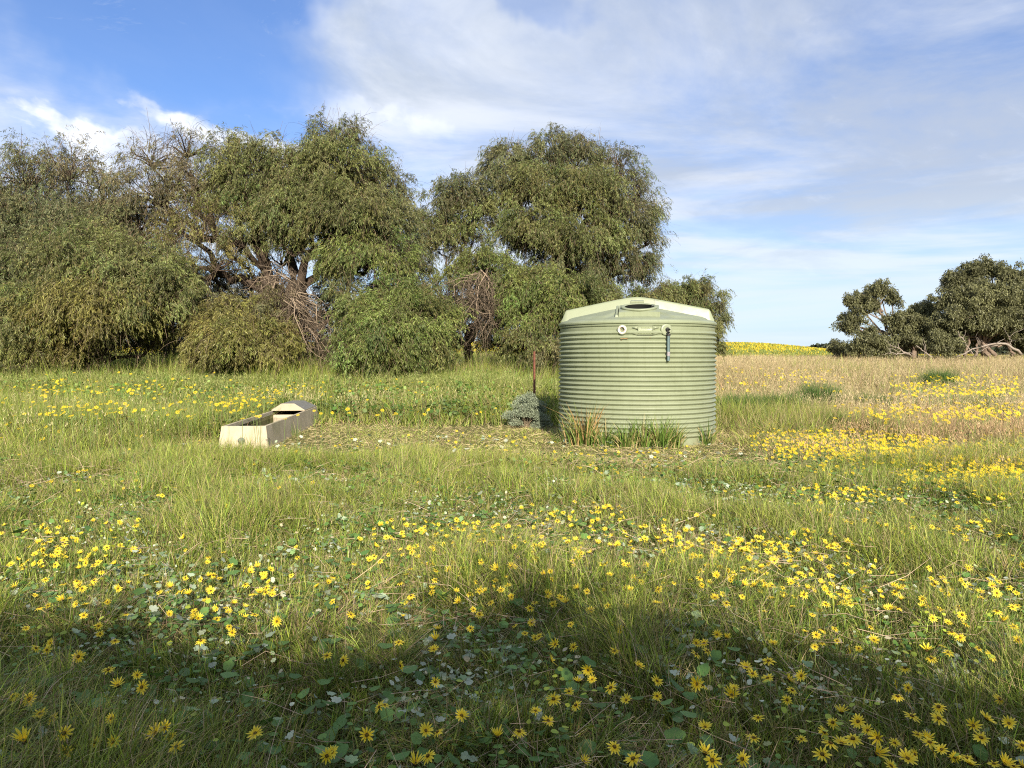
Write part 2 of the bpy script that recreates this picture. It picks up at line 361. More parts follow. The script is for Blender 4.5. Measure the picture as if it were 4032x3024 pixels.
# face leans back a little, with a rolled lip on top
lip = [(-.085, 0, 'b'), (-.045, -.035, 't'), (-.040, -.022, 't'), (-.030, -.006, 't'), (-.012, .0015, 't'), (.012, -.0005, 't')]
rows = []
for yy, dzz, w_ in lip:
    rows.append(np.stack([xs, np.full_like(xs, yy), (zb if w_ == 'b' else zt + dzz)], -1))
Vl = np.array(rows); n_ = len(xs)
Ql = np.array([[a_ * n_ + b_, a_ * n_ + b_ + 1, (a_ + 1) * n_ + b_ + 1, (a_ + 1) * n_ + b_] for a_ in range(len(rows) - 1) for b_ in range(n_ - 1)])
g.add(Vl, Ql); g.build('roof_step', M_tank, tank, True)
# hatch: wedge platform, round collar, liner painted black for the shade inside, latch block
tilt = Matrix.Rotation(R(13.5), 3, 'X'); 
h0 = np.array([HC[0], HC[1], 0])
hz = zfront(.83)
g = Geo(); n_ = 48; th = np.arange(n_) * 2 * math.pi / n_
inn = np.column_stack([np.cos(th) * .262, np.sin(th) * .262])
sq = np.column_stack([np.clip(np.cos(th) * .55, -.36, .36), np.clip(np.sin(th) * .55, -.33, .40)])
def tl(P): return np.array([tilt @ Vector(v) for v in P])
topin = tl(np.column_stack([inn, np.full(n_, .105)])); topout = tl(np.column_stack([sq, np.full(n_, .075)])); botout = tl(np.column_stack([sq * [1.03, 1.04], np.full(n_, -.08)]))
botin = tl(np.column_stack([inn, np.full(n_, -.06)]))
V = np.vstack([botin, topin, topout, botout]) + [HC[0], HC[1], hz]
a_ = np.arange(n_); b_ = (a_ + 1) % n_
g.add(V, np.vstack([np.stack([k * n_ + a_, k * n_ + b_, (k + 1) * n_ + b_, (k + 1) * n_ + a_], 1) for k in range(3)]))
o = g.build('hatch_platform', M_tank, tank, False); shade_auto(o, 30)
g = Geo(); g.lathe([(.262, -.10), (.262, .115), (.272, .127), (.300, .131), (.325, .125), (.332, .108), (.318, .092), (.300, .085), (.297, .04)], 72)
V = tl(g.V[0]) + [HC[0], HC[1], hz]; g.V = [V]; g.build('hatch_collar', M_tank, tank, True)
M_hatch_shade = simple('painted_hatch_shade', (.012, .014, .012), .9, .1)
g = Geo(); g.lathe([(.001, -.30), (.256, -.30), (.256, .119)], 48); g.V = [tl(g.V[0]) + [HC[0], HC[1], hz]]; g.build('hatch_shade_liner', M_hatch_shade, tank)
g = Geo(); g.box((0, 0, 0), (.125, .045, .032)); g.V = [tl(g.V[0]) + [HC[0] - .035, -.40, hz + .225]]; bevel(g.build('latch_block', M_tank, tank), .014, 3)
M_rail = M_tank
g = Geo(); g.poly_prism([(-.385, -1.20, zfront(1.2) - .03), (-.325, -1.20, zfront(1.2) - .03), (-.325, -.30, zfront(.3) - .03), (-.385, -.30, zfront(.3) - .03)],
                        [(-.378, -1.19, zfront(1.2) + .03), (-.332, -1.19, zfront(1.2) + .03), (-.332, -.30, zfront(.3) + .06), (-.378, -.30, zfront(.3) + .06)])
bevel(g.build('hatch_kerb', M_tank, tank), .012, 2)
M_wire = simple('grey_wire', (.25, .25, .24), .4, .5, metallic=.6)
g = Geo(); w0 = np.array([.31, -.88, hz + .12]); g.tube([w0, w0 + [.0, .01, .06], w0 + [.03, 0, .11], w0 + [.025, 0, .13], w0 + [-.01, 0, .10], w0 + [.09, 0, .09]], .004, 6)
g.tube([w0, w0 + [-.03, -.02, .02], w0 + [-.04, -.04, -.02]], .004, 6); g.build('tie_wire', M_wire, tank)
# fittings on the wall (front, near the top)
def onwall(xoff, z, rad): a = xoff / TR; return np.array([math.sin(a) * rad, -math.cos(a) * rad, z]), a
def wallrot(V, a, z, rad, xoff):
    """local disc coords (u right, n outward, w up) to tank space"""
    V = np.asarray(V, float); x = V[:, 0]; nn = V[:, 1]; zz = V[:, 2]
    er = np.array([math.sin(a), -math.cos(a), 0]); et = np.array([math.cos(a), math.sin(a), 0])
    return er * (rad + nn)[:, None] + et * x[:, None] + np.array([0, 0, 1.]) * (zz + z)[:, None]
def disc(prof, n=40):
    """prof of (radius, outward)"""
    g = Geo(); g.lathe(prof, n); V = g.V[0]; g.V = [np.column_stack([V[:, 0], V[:, 2], V[:, 1]])]; return g
ZF = 2.070
M_white = simple('weathered_white_plastic', (.74, .66, .62), .5, .4, .1, 30, col2=(.50, .36, .30))
for xo, nm in ((-.245, 'inlet'), (.520, 'outlet')):
    a = xo / TR; g = disc([(.104, -.03), (.104, .004), (.098, .014), (.070, .014), (.058, .012), (.0, .012)] if nm == 'outlet' else [(.088, -.03), (.088, .012), (.083, .018), (.070, .018)])
    g.V = [wallrot(g.V[0], a, ZF, TR + .008, xo)]; g.build('fitting_pad', M_tank, tank, False); shade_auto(COL.objects[-1] if False else tank.children[-1], 30)
a = -.245 / TR
g = disc([(.044, -.06), (.044, .022), (.048, .028), (.070, .028), (.075, .021), (.075, 0)]); g.V = [wallrot(g.V[0], a, ZF, TR + .008, 0)]; o = g.build('inlet_ring', M_white, tank); shade_auto(o, 30)
g = disc([(.0, -.045), (.0485, -.045)], 20); g.V = [wallrot(g.V[0], a, ZF, TR + .008, 0)]
g.tube(wallrot([(-.03, -.035, -.03), (.0, -.03, -.005), (.02, -.035, .025)], a, ZF, TR + .008, 0), .007, 5); g.tube(wallrot([(.01, -.03, -.035), (-.008, -.028, .0), (-.03, -.03, .012)], a, ZF, TR + .008, 0), .006, 5)
g.build('inlet_screen', simple('rusty_screen', (.20, .10, .06), .9, .1, .3, 60, col2=(.04, .03, .03)), tank)
# label plate with tapered rib ends and tiny embossed lines
g = Geo(); a = .155 / TR
def plate(u0, u1, w0_, w1_, n0, n1, gg):
    us = np.linspace(u0, u1, 9); P = []
    for u in us:
        aa = a + u / TR
        for (wv, nv) in ((w0_, n0), (w0_, n1), (w1_, n1), (w1_, n0)): P.append((math.sin(aa) * (TR + nv), -math.cos(aa) * (TR + nv), ZF - .015 + wv))
    n_u = len(us); Qp = [[k * 4 + m_, k * 4 + (m_ + 1) % 4, (k + 1) * 4 + (m_ + 1) % 4, (k + 1) * 4 + m_] for k in range(n_u - 1) for m_ in range(4)] + [[0, 1, 2, 3], [n_u * 4 - 4, n_u * 4 - 1, n_u * 4 - 2, n_u * 4 - 3]]
    gg.add(P, Qp)
plate(-.130, .130, -.080, .080, -.03, .006, g)
for w_ in (-.083, .077): plate(-.130, .130, w_, w_ + .006, .010, .017, g)
for u_ in (-.130, .124): plate(u_, u_ + .006, -.083, .083, .010, .017, g)
for sgn in (-1, 1):
    for zz in (-.052, .050):
        P0 = []
        for (u_, w_, n_0) in ((.132, -.030, -.02), (.132, .030, -.02), (.235, 0, -.022), (.132, -.030, .008), (.132, .030, .008), (.235, 0, .010)):
            aa = a + sgn * u_ / TR; P0.append((math.sin(aa) * (TR + n_0), -math.cos(aa) * (TR + n_0), ZF - .015 + zz + w_))
        g.add(P0, [[0, 3, 4, 1], [1, 4, 5, 2], [2, 5, 3, 0]], [[3, 5, 4]])
g.build('label_plate', M_tank, tank)
g = Geo(); rl = random.Random(3)
for k, zz in enumerate((.052, .038, .014, -.012, -.028, -.044, -.060)):
    u = -.105 if k not in (0, 1) else -.07; end = .07 if k < 2 else (.09 if k > 2 else .02)
    while u < end:
        l_ = rl.uniform(.008, .026); plate(u, u + l_, zz, zz + (.009 if k < 2 else .006), .011, .0145, g); u += l_ + .006
g.build('embossed_lines', simple('worn_emboss', (.40, .45, .26), .6, .3), tank)
g = Geo(); a = .0
M_rust = simple('rust', (.26, .11, .05), .9, .1, .3, 40, col2=(.33, .27, .14))
for (u0, u1, zz, hh) in ((-.275, -.15, -.124, .009), (-.27, -.255, -.150, .006), (.22, .25, -.112, .005)): g = Geo(); plate(u0, u1, zz - .02, zz - .02 + hh, .0, .0165, g); g.build('rust_stain', M_rust, tank)
# overflow pipe hanging in front of the outlet pad
M_black = simple('black_plastic', (.022, .022, .024), .45, .4, .1, 20)
def stripe_mat():
    m, b = mat('striped_poly_pipe'); tcn = b.n('ShaderNodeTexCoord'); s3 = b.n('ShaderNodeSeparateXYZ'); b.put(s3.inputs[0], tcn.outputs['Object'])
    th = b.m('ARCTAN2', s3.outputs[1], s3.outputs[0]); fr = b.m('FRACT', b.m('MULTIPLY', th, 8 / (2 * math.pi)))
    cc_ = b.mix(b.m('LESS_THAN', fr, .30), (.030, .045, .050, 1), (.22, .33, .33, 1)); p = b.n('ShaderNodeBsdfPrincipled'); p.inputs['Roughness'].default_value = .35
    b.put(p.inputs['Base Color'], cc_); o = b.n('ShaderNodeOutputMaterial'); b.put(o.inputs[0], p.outputs[0]); return m
P0, a = onwall(.535, ZF, TR + .07)
pipe = Geo(); n_ = 24; pipe.lathe([(.017, -.54), (.025, -.54), (.025, -.075), (.017, -.075)], n_); o = pipe.build('overflow_pipe', stripe_mat(), tank); shade_auto(o, 40); o.location = P0
er = np.array([math.sin(a), -math.cos(a), 0])
g = Geo(); g.tube([-er * .07, -er * .02, er * .012 + [0, 0, -.006], [0, 0, -.045], [0, 0, -.08]], [.030, .030, .031, .030, .029], 16); g.tube([[0, 0, -.072], [0, 0, -.108]], .034, 16); g.tube([-er * .052, -er * .036], .040, 12)
e_ = g.build('elbow', M_black, o); shade_auto(e_, 40)
g = Geo(); g.tube([[0, 0, -.385], [0, 0, -.388], [0, 0, -.46], [0, 0, -.463]], [.027, .030, .029, .026], 18); e_ = g.build('joiner', simple('grey_tape', (.30, .28, .29), .35, .5, .2, 50), o); shade_auto(e_, 40)

# ------------------------------------------------------------------ concrete trough
def concrete():
    m, b = mat('stained_concrete'); ob = b.n('ShaderNodeTexCoord').outputs['Object']; s3 = b.n('ShaderNodeSeparateXYZ'); b.put(s3.inputs[0], ob)
    run = b.noise(b.comb(b.m('MULTIPLY', s3.outputs[0], 9.), b.m('MULTIPLY', s3.outputs[1], 9.), b.m('MULTIPLY', s3.outputs[2], 1.2)), 1.2, 7., .65)
    blot = b.noise(ob, 2.4, 8., .65)
    c_ = b.mix(b.ss(blot, .35, .68), (.46, .395, .285, 1), (.34, .29, .205, 1))
    c_ = b.mix(b.m('MULTIPLY', b.ss(run, .48, .74), .75), c_, (.27, .235, .15, 1))
    c_ = b.mix(b.m('MULTIPLY', b.ss(b.noise(ob, 1.3, 4., .5), .55, .70), .35), c_, (.24, .24, .11, 1))
    c_ = b.mix(b.m('MULTIPLY', b.ss(b.noise(ob, 70., 3., .6), .60, .72), .5), c_, (.25, .22, .16, 1))
    p = b.n('ShaderNodeBsdfPrincipled'); p.inputs['Roughness'].default_value = .9; p.inputs['Specular IOR Level'].default_value = .2; b.put(p.inputs['Base Color'], c_)
    bm_ = b.n('ShaderNodeBump'); bm_.inputs['Strength'].default_value = .5; bm_.inputs['Distance'].default_value = .006; b.put(bm_.inputs['Height'], b.noise(ob, 45., 7., .7)); b.put(p.inputs['Normal'], bm_.outputs[0])
    o = b.n('ShaderNodeOutputMaterial'); b.put(o.inputs[0], p.outputs[0]); return m
M_con = concrete()
M_alg = simple('algae_concrete', (.13, .115, .05), .9, .15, .3, 5, .5, 40, col2=(.055, .055, .02))
TL, TW, TH = 5.1, .375, .40                    # length, half width at the rim, height
tro = empty('water_trough', (-4.625, 13.22, -.015), R(4.6))
tag(tro, 'long weathered concrete stock trough with a hooded float cover lying in mown grass', 'trough')
g = Geo()
def loop(hw, y0, y1, z): return np.array([(-hw, y0, z), (hw, y0, z), (hw, y1, z), (-hw, y1, z)], float)
loops = [loop(TW + .055, -.05, TL + .05, 0), loop(TW, 0, TL, TH), loop(TW - .045, .05, TL - .05, TH + .001), loop(TW - .055, .06, TL - .06, TH - .075)]
V = np.vstack(loops); a_ = np.arange(4); b_ = (a_ + 1) % 4
g.add(V, np.vstack([np.stack([k * 4 + a_, k * 4 + b_, (k + 1) * 4 + b_, (k + 1) * 4 + a_], 1) for k in range(3)] + [[[3, 2, 1, 0]]]))
bevel(g.build('basin', M_con, tro), .009, 2, 25)
g = Geo(); l2 = [loop(TW - .057, .062, TL - .062, TH - .070), loop(TW - .10, .12, TL - .12, .06)]
g.add(np.vstack(l2), np.vstack([np.stack([a_, b_, 4 + b_, 4 + a_], 1), [[4, 5, 6, 7]]])); g.build('basin_lining', M_alg, tro)
g = Geo(); g.poly_prism([(-.30, 3.52, .05), (.30, 3.52, .05), (.30, 3.64, .05), (-.30, 3.64, .05)], [(-.312, 3.60, TH - .08), (.312, 3.60, TH - .08), (.312, 3.66, TH - .08), (-.312, 3.66, TH - .08)]); bevel(g.build('float_partition', M_con, tro), .01)
g = Geo(); y0, y1 = 3.62, TL - .03
bot = [(-TW + .02, y0, TH + .002), (TW - .012, y0, TH + .002), (TW - .012, y1, TH + .002), (-TW + .02, y1, TH + .002)]; mid = [(x_, y_, z_ + .022) for x_, y_, z_ in bot]
topv = [(-.17, y0 + .16, TH + .155), (.11, y0 + .16, TH + .155), (.11, y1 - .12, TH + .155), (-.17, y1 - .12, TH + .155)]
g.add(np.array(bot + mid + topv), np.vstack([np.stack([k * 4 + a_, k * 4 + b_, (k + 1) * 4 + b_, (k + 1) * 4 + a_], 1) for k in range(2)] + [[[3, 2, 1, 0]], [[8, 9, 10, 11]]]))
g.C = [np.ones((12, 3))]
cov = bevel(g.build('float_cover', M_con, tro), .008, 2, 20)
cov.data.materials.append(simple('dark_grey_cement', (.20, .20, .185), .85, .25, .15, 12, .4, 60));  # darker grey on faces turned up and away from the front end
for pl in cov.data.polygons:
    nrm = pl.normal
    if nrm.y > -.3 and nrm.z > .05: pl.material_index = 1
g = Geo(); g.lathe([(.0, .018), (.040, .018), (.052, .018), (.056, .010), (.056, -.01)], 32); V = g.V[0]; g.V = [np.column_stack([V[:, 0], -V[:, 2], V[:, 1]]) * [1.08, 1, 1.08] + [-.035, -.028, .145]]
plug = g.build('drain_plug', simple('grey_plug', (.15, .165, .15), .7, .3, .15, 30), tro); shade_auto(plug, 30)
for x_ in (-.075, .007): g = Geo(); g.box((x_, -.045, .145), (.006, .003, .016)); g.build('plug_slot', M_black, plug)
mw, b = mat('murky_water'); p = b.n('ShaderNodeBsdfPrincipled'); p.inputs['Base Color'].default_value = (.035, .032, .012, 1); p.inputs['Roughness'].default_value = .06; p.inputs['IOR'].default_value = 1.33
o = b.n('ShaderNodeOutputMaterial'); b.put(o.inputs[0], p.outputs[0])
g = Geo(); g.box((0, 1.80, .245), (TW - .075, 1.70, .02)); wt = g.build('water', mw); wt.location = tro.location; wt.rotation_euler = tro.rotation_euler
tag(wt, 'still murky brown water lying in the concrete trough', 'water', kind='structure')

# ------------------------------------------------------------------ steel post
pp = np.array(at(1155, 848, 18.5)); pz = float(gz(pp[0], pp[1]))
ptop = at(1155, 759, 18.5)[2]
g = Geo(); sec = []
for k in range(3):
    t0 = k * 2 * math.pi / 3 + .5
    for dt, rad in ((-.16, .030), (.16, .030), (1.047, .006)): sec.append((math.cos(t0 + dt) * rad, math.sin(t0 + dt) * rad))
sec = np.array(sec); lean = np.array([-.012, .01]); H = ptop - pz
g.poly_prism(np.column_stack([sec, np.full(9, -.2)]), np.column_stack([sec + lean, np.full(9, H)]))
post = g.build('steel_post', simple('rusty_steel', (.23, .085, .05), .85, .3, .2, 25, .4, 80, col2=(.10, .045, .03))); post.location = (pp[0], pp[1], pz)
tag(post, 'thin rusty star-section steel post standing left of the green tank', 'fence post')

exec_parts = None
# ------------------------------------------------------------------ trees
M_bark = simple('pepper_bark', (.085, .062, .045), .9, .15, .25, 8, .8, 40, col2=(.035, .026, .02))
M_twig = leaf_mat('bare_twigs', .0, .85, .1)
M_gum = simple('gum_bark', (.22, .165, .125), .8, .2, .2, 5, .5, 30, col2=(.11, .08, .06))
M_deadw = simple('dead_grey_wood', (.28, .24, .20), .85, .2, .15, 8, .5, 40, col2=(.18, .145, .115))
HUES = {'g': np.array((.132, .150, .050)), 'y': np.array((.165, .162, .046)), 'd': np.array((.116, .130, .058)), 'b': np.array((.134, .128, .062)), 'n': np.array((.130, .164, .044))}
M2 = 1661.0
def curve(p0, p1, n, wob, r_, sag=0., arch=0.):
    t = np.linspace(0, 1, n)[:, None]; P = p0 + (p1 - p0) * t
    ln = np.linalg.norm(p1 - p0); off = r_.normal(0, 1, (n, 3)); off = np.cumsum(off, 0) ; off -= off[0] * (1 - t) + off[-1] * t
    P = P + off * wob * ln / math.sqrt(n); P[:, 2] += (np.sin(t[:, 0] * math.pi) * (arch * ln)) - (t[:, 0] ** 2 - t[:, 0]) * 0
    return P
def leaves_on(S, D0, Ls, r_, nseg=6, M=18, grav=.36, leaf=(.115, .023), spread=.55):
    """strands that start at S, leave along D0 and droop; returns path points and leaf quads"""
    n = len(S); P = [S]; d = norm(D0)
    for k in range(nseg):
        d = norm(d + np.array([0, 0, -grav]) + r_.normal(0, .10, (n, 3))); P.append(P[-1] + d * (Ls / nseg)[:, None])
    P = np.stack(P, 1)                                             # n, nseg+1, 3
    t = (np.arange(M) + r_.random((n, M))) / M * nseg; k0 = np.minimum(t.astype(int), nseg - 1); f = (t - k0)[..., None]
    ar = np.arange(n)[:, None]; A = P[ar, k0]; Bq = P[ar, k0 + 1]; base = A * (1 - f) + Bq * f; tang = norm(Bq - A)
    side = norm(np.cross(tang, r_.normal(0, 1, (n, M, 3)))); 
    ld = norm(side * spread + tang * .45 + np.array([0, 0, -.45]) + r_.normal(0, .15, (n, M, 3)))
    wd = norm(np.cross(ld, r_.normal(0, 1, (n, M, 3)))); ll = leaf[0] * r_.uniform(.6, 1.25, (n, M, 1)); ww = leaf[1] * r_.uniform(.7, 1.2, (n, M, 1)) * .5
    mid = base + ld * ll * .5; V = np.stack([base, mid + wd * ww, base + ld * ll + np.array([0, 0, -.01]), mid - wd * ww], 2)
    return P, V.reshape(n, M * 4, 3)
def ribbons(g, P, wdt, r_, col):
    n, m, _ = P.shape; s_ = norm(np.cross(np.array([0, 0, 1.]) + r_.normal(0, .2, (n, 1, 3)), r_.normal(0, 1, (n, 1, 3)))) * wdt * .5
    taper = np.linspace(1, .35, m)[None, :, None]; V = np.stack([P - s_ * taper, P + s_ * taper], 2).reshape(-1, 3)
    k = np.arange(m - 1); q = np.stack([k * 2, k * 2 + 1, k * 2 + 3, k * 2 + 2], 1); Qr = (q[None] + (np.arange(n) * m * 2)[:, None, None]).reshape(-1, 4)
    g.add(V, Qr, None, col)
def ribcol(c, n, m, r_): return np.repeat(np.asarray(c)[None] * r_.uniform(.6, 1.4, (n, 1)), m * 2, 0)
def pepper_tree(label, base, lobes, seed, cat='tree', group=None, trunk_r=.28, dens=1., fork=.30, name='pepper_tree', hang=1., nscale=1., deadtw=None, k_cl=3.1, spc=36):
    r_ = np.random.default_rng(seed); bx_, by_ = base; bz = float(gz(bx_, by_)); root = empty(name, (bx_, by_, bz)); tag(root, label, cat, group)
    org = np.array([bx_, by_, bz]); gl, gt, gb = Geo(), Geo(), Geo()
    cs = []
    for lb in lobes:
        px, py, rx, ry, d = lb[:5]; c_ = at(px, py, d); sx, sz = rx / M2 * d, ry / M2 * d; cs.append((c_, np.array([sx, .55 * (sx + sz) * 1.05, sz]), *(lb[5:] if len(lb) > 5 else ())))
    allc = np.array([q[0] for q in cs]); top = allc.mean(0)
    forkp = org + (top - org) * np.array([.5, .5, 0]) + [0, 0, max(.5, (top[2] - bz) * fork)]
    if trunk_r > 0:
        P = curve(org - [0, 0, .3], forkp, 7, .05, r_); gb.tube(P - org, np.linspace(trunk_r * 1.25, trunk_r * .85, 7), 9)
    nodes = {}
    if trunk_r > 0 and len(cs) > 3:
        ordr = sorted(range(len(cs)), key=lambda i_: math.atan2(cs[i_][0][2] - forkp[2], cs[i_][0][0] - forkp[0]))
        ng = max(2, round(len(cs) / 5))
        for gi in range(ng):
            mem = ordr[gi * len(cs) // ng:(gi + 1) * len(cs) // ng]
            if not mem: continue
            mc = np.mean([cs[m_][0] for m_ in mem], 0); node = forkp + (mc - forkp) * r_.uniform(.42, .6) + r_.normal(0, .3, 3)
            P = curve(forkp, node, 9, .20, r_, arch=.08); gb.tube(P - org, np.linspace(trunk_r * .62, trunk_r * .34, 9), 8)
            for m_ in mem: nodes[m_] = node
    for qi, q in enumerate(cs):
        c_, rad = q[0], q[1]; hue = q[2] if len(q) > 2 else 'g'; dn = (q[3] if len(q) > 3 else 1.) * dens; bare = q[4] if len(q) > 4 else .35
        hang_ = hang * (q[5] if len(q) > 5 else 1.)
        lc = c_ - [0, 0, rad[2] * .35]
        if trunk_r > 0:
            P = curve(nodes.get(qi, forkp), lc, 8, .18, r_, arch=.05); gb.tube(P - org, np.linspace(trunk_r * .32, trunk_r * .09, 8), 6)
        m_ = rad.mean(); ncl = max(6, int(k_cl * 4 * math.pi * m_ ** 2 * (.35 + .65 * min(dn, 1.5)) * nscale))
        dv = norm(r_.normal(0, 1, (ncl * 3, 3))); dv = dv[dv[:, 2] > -.45][:ncl]; ncl = len(dv)
        rr2 = np.where(r_.random(ncl) < .72, r_.uniform(.82, 1.06, ncl), r_.uniform(.35, .82, ncl)); C = c_ + dv * rad * rr2[:, None] * (1 + r_.normal(0, .13 if trunk_r > .12 else .20, (ncl, 1)))
        nb = ncl if m_ > .5 else 3
        for k in range(nb):
            if r_.random() < .8:
                P = curve(lc, C[k], 5, .16, r_, arch=.10); gb.tube(P - org, np.linspace(trunk_r * .05 + .012, .006, 5), 4, cap=False)
        per = max(4, int(spc * dn)); S = np.repeat(C, per, 0); n = len(S); Dv = np.repeat(dv, per, 0)
        clr = r_.uniform(.62, 1.40, (ncl, 1)) * (1 + r_.normal(0, .05, (ncl, 3)))
        S = S + r_.normal(0, 1, (n, 3)) * [.20, .20, .20] * min(1.2, max(.6, m_ / 1.4))
        D0 = Dv * [1, 1, .9] + r_.normal(0, .55, (n, 3)) + [0, 0, .35]
        Ls = r_.uniform(.18, .62, n) * hang_ * min(1., .55 + m_ * .35)
        leafy = r_.random(n) > bare * .5
        P, LV = leaves_on(S, D0, Ls, r_)
        ribbons(gt, P - org, .011, r_, ribcol((.15, .115, .075), n, P.shape[1], r_))
        keep = leafy; LV = LV[keep]; nk = keep.sum(); M = LV.shape[1] // 4
        colr = HUES[hue] * np.repeat(clr, per, 0)[keep] * r_.uniform(.8, 1.2, (nk, 1))
        colr = np.repeat(colr, M, 0) * r_.uniform(.55, 1.5, (nk * M, 1)); tip = r_.random(nk * M) < .06; colr[tip] = (.20, .17, .06)
        sel = r_.random(nk * M) > bare * .35
        LVq = LV.reshape(-1, 4, 3)[sel]; cq = np.repeat(colr[sel], 4, 0); gl.add(LVq.reshape(-1, 3) - org, np.arange(len(LVq) * 4).reshape(-1, 4), None, cq)
        # twiggy growth inside
        ntw = int(ncl * (2.2 + 5 * bare)); St = c_ + norm(r_.normal(0, 1, (ntw, 3))) * rad * r_.uniform(.3, .95, (ntw, 1)); Dt = norm(St - lc) + r_.normal(0, .5, (ntw, 3)) + [0, 0, .2]
        Pt, _ = leaves_on(St, Dt, r_.uniform(.5, 1.2, ntw), r_, 6, 2, .18); ribbons(gt, Pt - org, .018, r_, ribcol((.12, .09, .062), ntw, Pt.shape[1], r_))
    if deadtw:
        gd = Geo()
        for (px, py, d, px2, py2, n, wd_) in deadtw:
            A = at(px, py, d); E = at(px2, py2, d)
            for k in range(n):
                e = E + r_.normal(0, 1, 3) * [wd_, wd_ * .6, wd_ * .5]; s0 = A + r_.normal(0, .12, 3); P = curve(s0, e + r_.normal(0, .25, 3), 7, .30, r_, arch=.06); rad0 = r_.uniform(.007, .022)
                gd.tube(P - org, np.linspace(rad0, rad0 * .35, 7), 4, col=np.array((.20, .155, .11)) * r_.uniform(.4, 1.5), cap=False)
                for q_ in range(8):
                    i_ = r_.integers(1, 6); e2 = P[i_] + r_.normal(0, .30, 3) + [0, 0, -.18]; P2 = curve(P[i_], e2, 5, .3, r_); gd.tube(P2 - org, np.linspace(rad0 * .4, .004, 5), 3, col=np.array((.13, .10, .075)) * r_.uniform(.5, 1.5), cap=False)
        dd = gd.build('dead_branches', M_twig, root); dd['label'] = 'bare brown dead twigs hanging down'
    if gb.n: gb.build('trunk' if trunk_r > 0 else 'branches', M_bark, root, True)
    gt.build('twigs', M_twig, root); gl.build('crown', M_leaf, root)
    return root

GA = 'weeping pepper trees behind the trough'
pepper_tree('weeping pepper tree at the far left edge, thin grey-green crown', (at(150, 760, 27)[0], 27.), [
    (55, 385, 80, 62, 29, 'd', .62, .8), (150, 372, 85, 50, 29, 'b', .6, .9), (215, 440, 60, 60, 29, 'd', .6, .8), (90, 470, 105, 70, 29, 'd', .7, .6), (10, 520, 100, 90, 28, 'd', .9, .4),
    (150, 520, 110, 70, 28, 'd', .95, .4), (230, 500, 60, 60, 28, 'b', .8, .6), (60, 620, 120, 90, 26, 'd', 1.1, .2), (180, 600, 110, 85, 25.5, 'g', 1.15, .15), (290, 600, 95, 70, 25, 'g', 1.1, .2),
    (220, 680, 120, 70, 24, 'y', 1.2, .1), (340, 645, 75, 60, 24, 'g', 1.1, .15), (60, 715, 110, 80, 24.5, 'g', 1.15, .1), (130, 760, 80, 45, 24, 'y', .9, .2), (-70, 640, 90, 130, 26, 'g', 1, .2),
    (400, 690, 30, 45, 24.5, 'g', .7, .3), (20, 790, 70, 30, 23.5, 'g', .8, .3), (110, 690, 90, 80, 27, 'd', 1., .3), (300, 730, 120, 50, 32, 'd', .9, .6), (380, 650, 60, 90, 28, 'd', .9, .4), (130, 770, 80, 35, 27, 'd', .8, .4)], 11, group=GA, trunk_r=.26, deadtw=[(290, 690, 24.8, 270, 800, 10, .7), (260, 720, 24.5, 210, 810, 8, .5)])
pepper_tree('largest weeping pepper tree, with the tall tuft on top and the dark forked trunk', (at(600, 760, 28)[0], 28.), [
    (330, 345, 60, 50, 29, 'b', .45, 1.3), (405, 325, 70, 42, 29, 'b', .42, 1.4), (345, 425, 90, 60, 28.5, 'b', .7, .8), (430, 400, 70, 60, 28.5, 'b', .6, 1.),
    (300, 500, 70, 60, 28, 'd', .8, .6), (500, 350, 60, 55, 28.5, 'g', .75, .7), (590, 350, 55, 48, 28.5, 'g', .85, .5), (530, 420, 80, 60, 28, 'g', 1., .3), (430, 500, 90, 65, 27, 'y', .6, .9),
    (470, 570, 55, 40, 26.5, 'y', .45, 1.), (380, 570, 55, 55, 27, 'b', .45, 1.2), (725, 305, 66, 42, 28.5, 'd', .75, .8), (770, 300, 35, 35, 28.5, 'd', .5, .9), (640, 390, 80, 55, 28.5, 'g', .95, .4), (730, 385, 90, 60, 28, 'g', 1.1, .25),
    (820, 410, 60, 50, 28.5, 'd', .75, .6), (855, 430, 32, 60, 28.5, 'd', .5, .7), (650, 470, 85, 60, 27.5, 'g', 1.1, .25), (750, 480, 95, 70, 27, 'g', 1.1, .2), (840, 520, 60, 80, 27.5, 'd', .9, .35),
    (560, 500, 50, 55, 27.5, 'g', .8, .4), (800, 560, 85, 55, 26.5, 'n', .95, .3), (740, 570, 50, 40, 26.5, 'n', .6, .5), (610, 560, 40, 40, 28.5, 'd', .35, .8), (560, 600, 60, 40, 29, 'b', .4, 1.), (520, 520, 45, 40, 27, 'g', .55, .7), (630, 540, 45, 35, 27, 'g', .6, .6), (880, 590, 35, 45, 27.5, 'd', .6, .5), (640, 720, 90, 60, 31, 'd', .8, .6), (480, 640, 90, 50, 31, 'd', .8, .6), (740, 660, 60, 60, 30, 'd', .7, .6), (700, 780, 80, 35, 29, 'd', .8, .5), (860, 620, 60, 40, 29, 'g', .8, .4)], 12, group=GA, trunk_r=.36, fork=.50,
    deadtw=[(600, 590, 25.2, 680, 740, 26, .55), (640, 640, 24.6, 660, 790, 24, .6), (590, 610, 25, 560, 660, 14, .7), (640, 650, 24.5, 710, 800, 18, .35), (600, 600, 25.5, 640, 700, 20, .6)])
GB = 'low weeping pepper bushes under the big trees'
pepper_tree('olive-yellow weeping pepper bush right behind the trough', (at(520, 830, 24)[0], 24.), [
    (500, 700, 75, 50, 24.5, 'y', 1., .35), (565, 690, 50, 50, 24.5, 'b', .7, .6), (470, 750, 60, 50, 23.6, 'y', 1.1, .2), (535, 755, 80, 55, 23.2, 'y', 1.2, .2), (590, 745, 38, 50, 23.8, 'y', .9, .35), (460, 680, 40, 40, 25, 'd', .8, .4)], 13, 'bush', GB, .09, name='pepper_bush', k_cl=3.8)
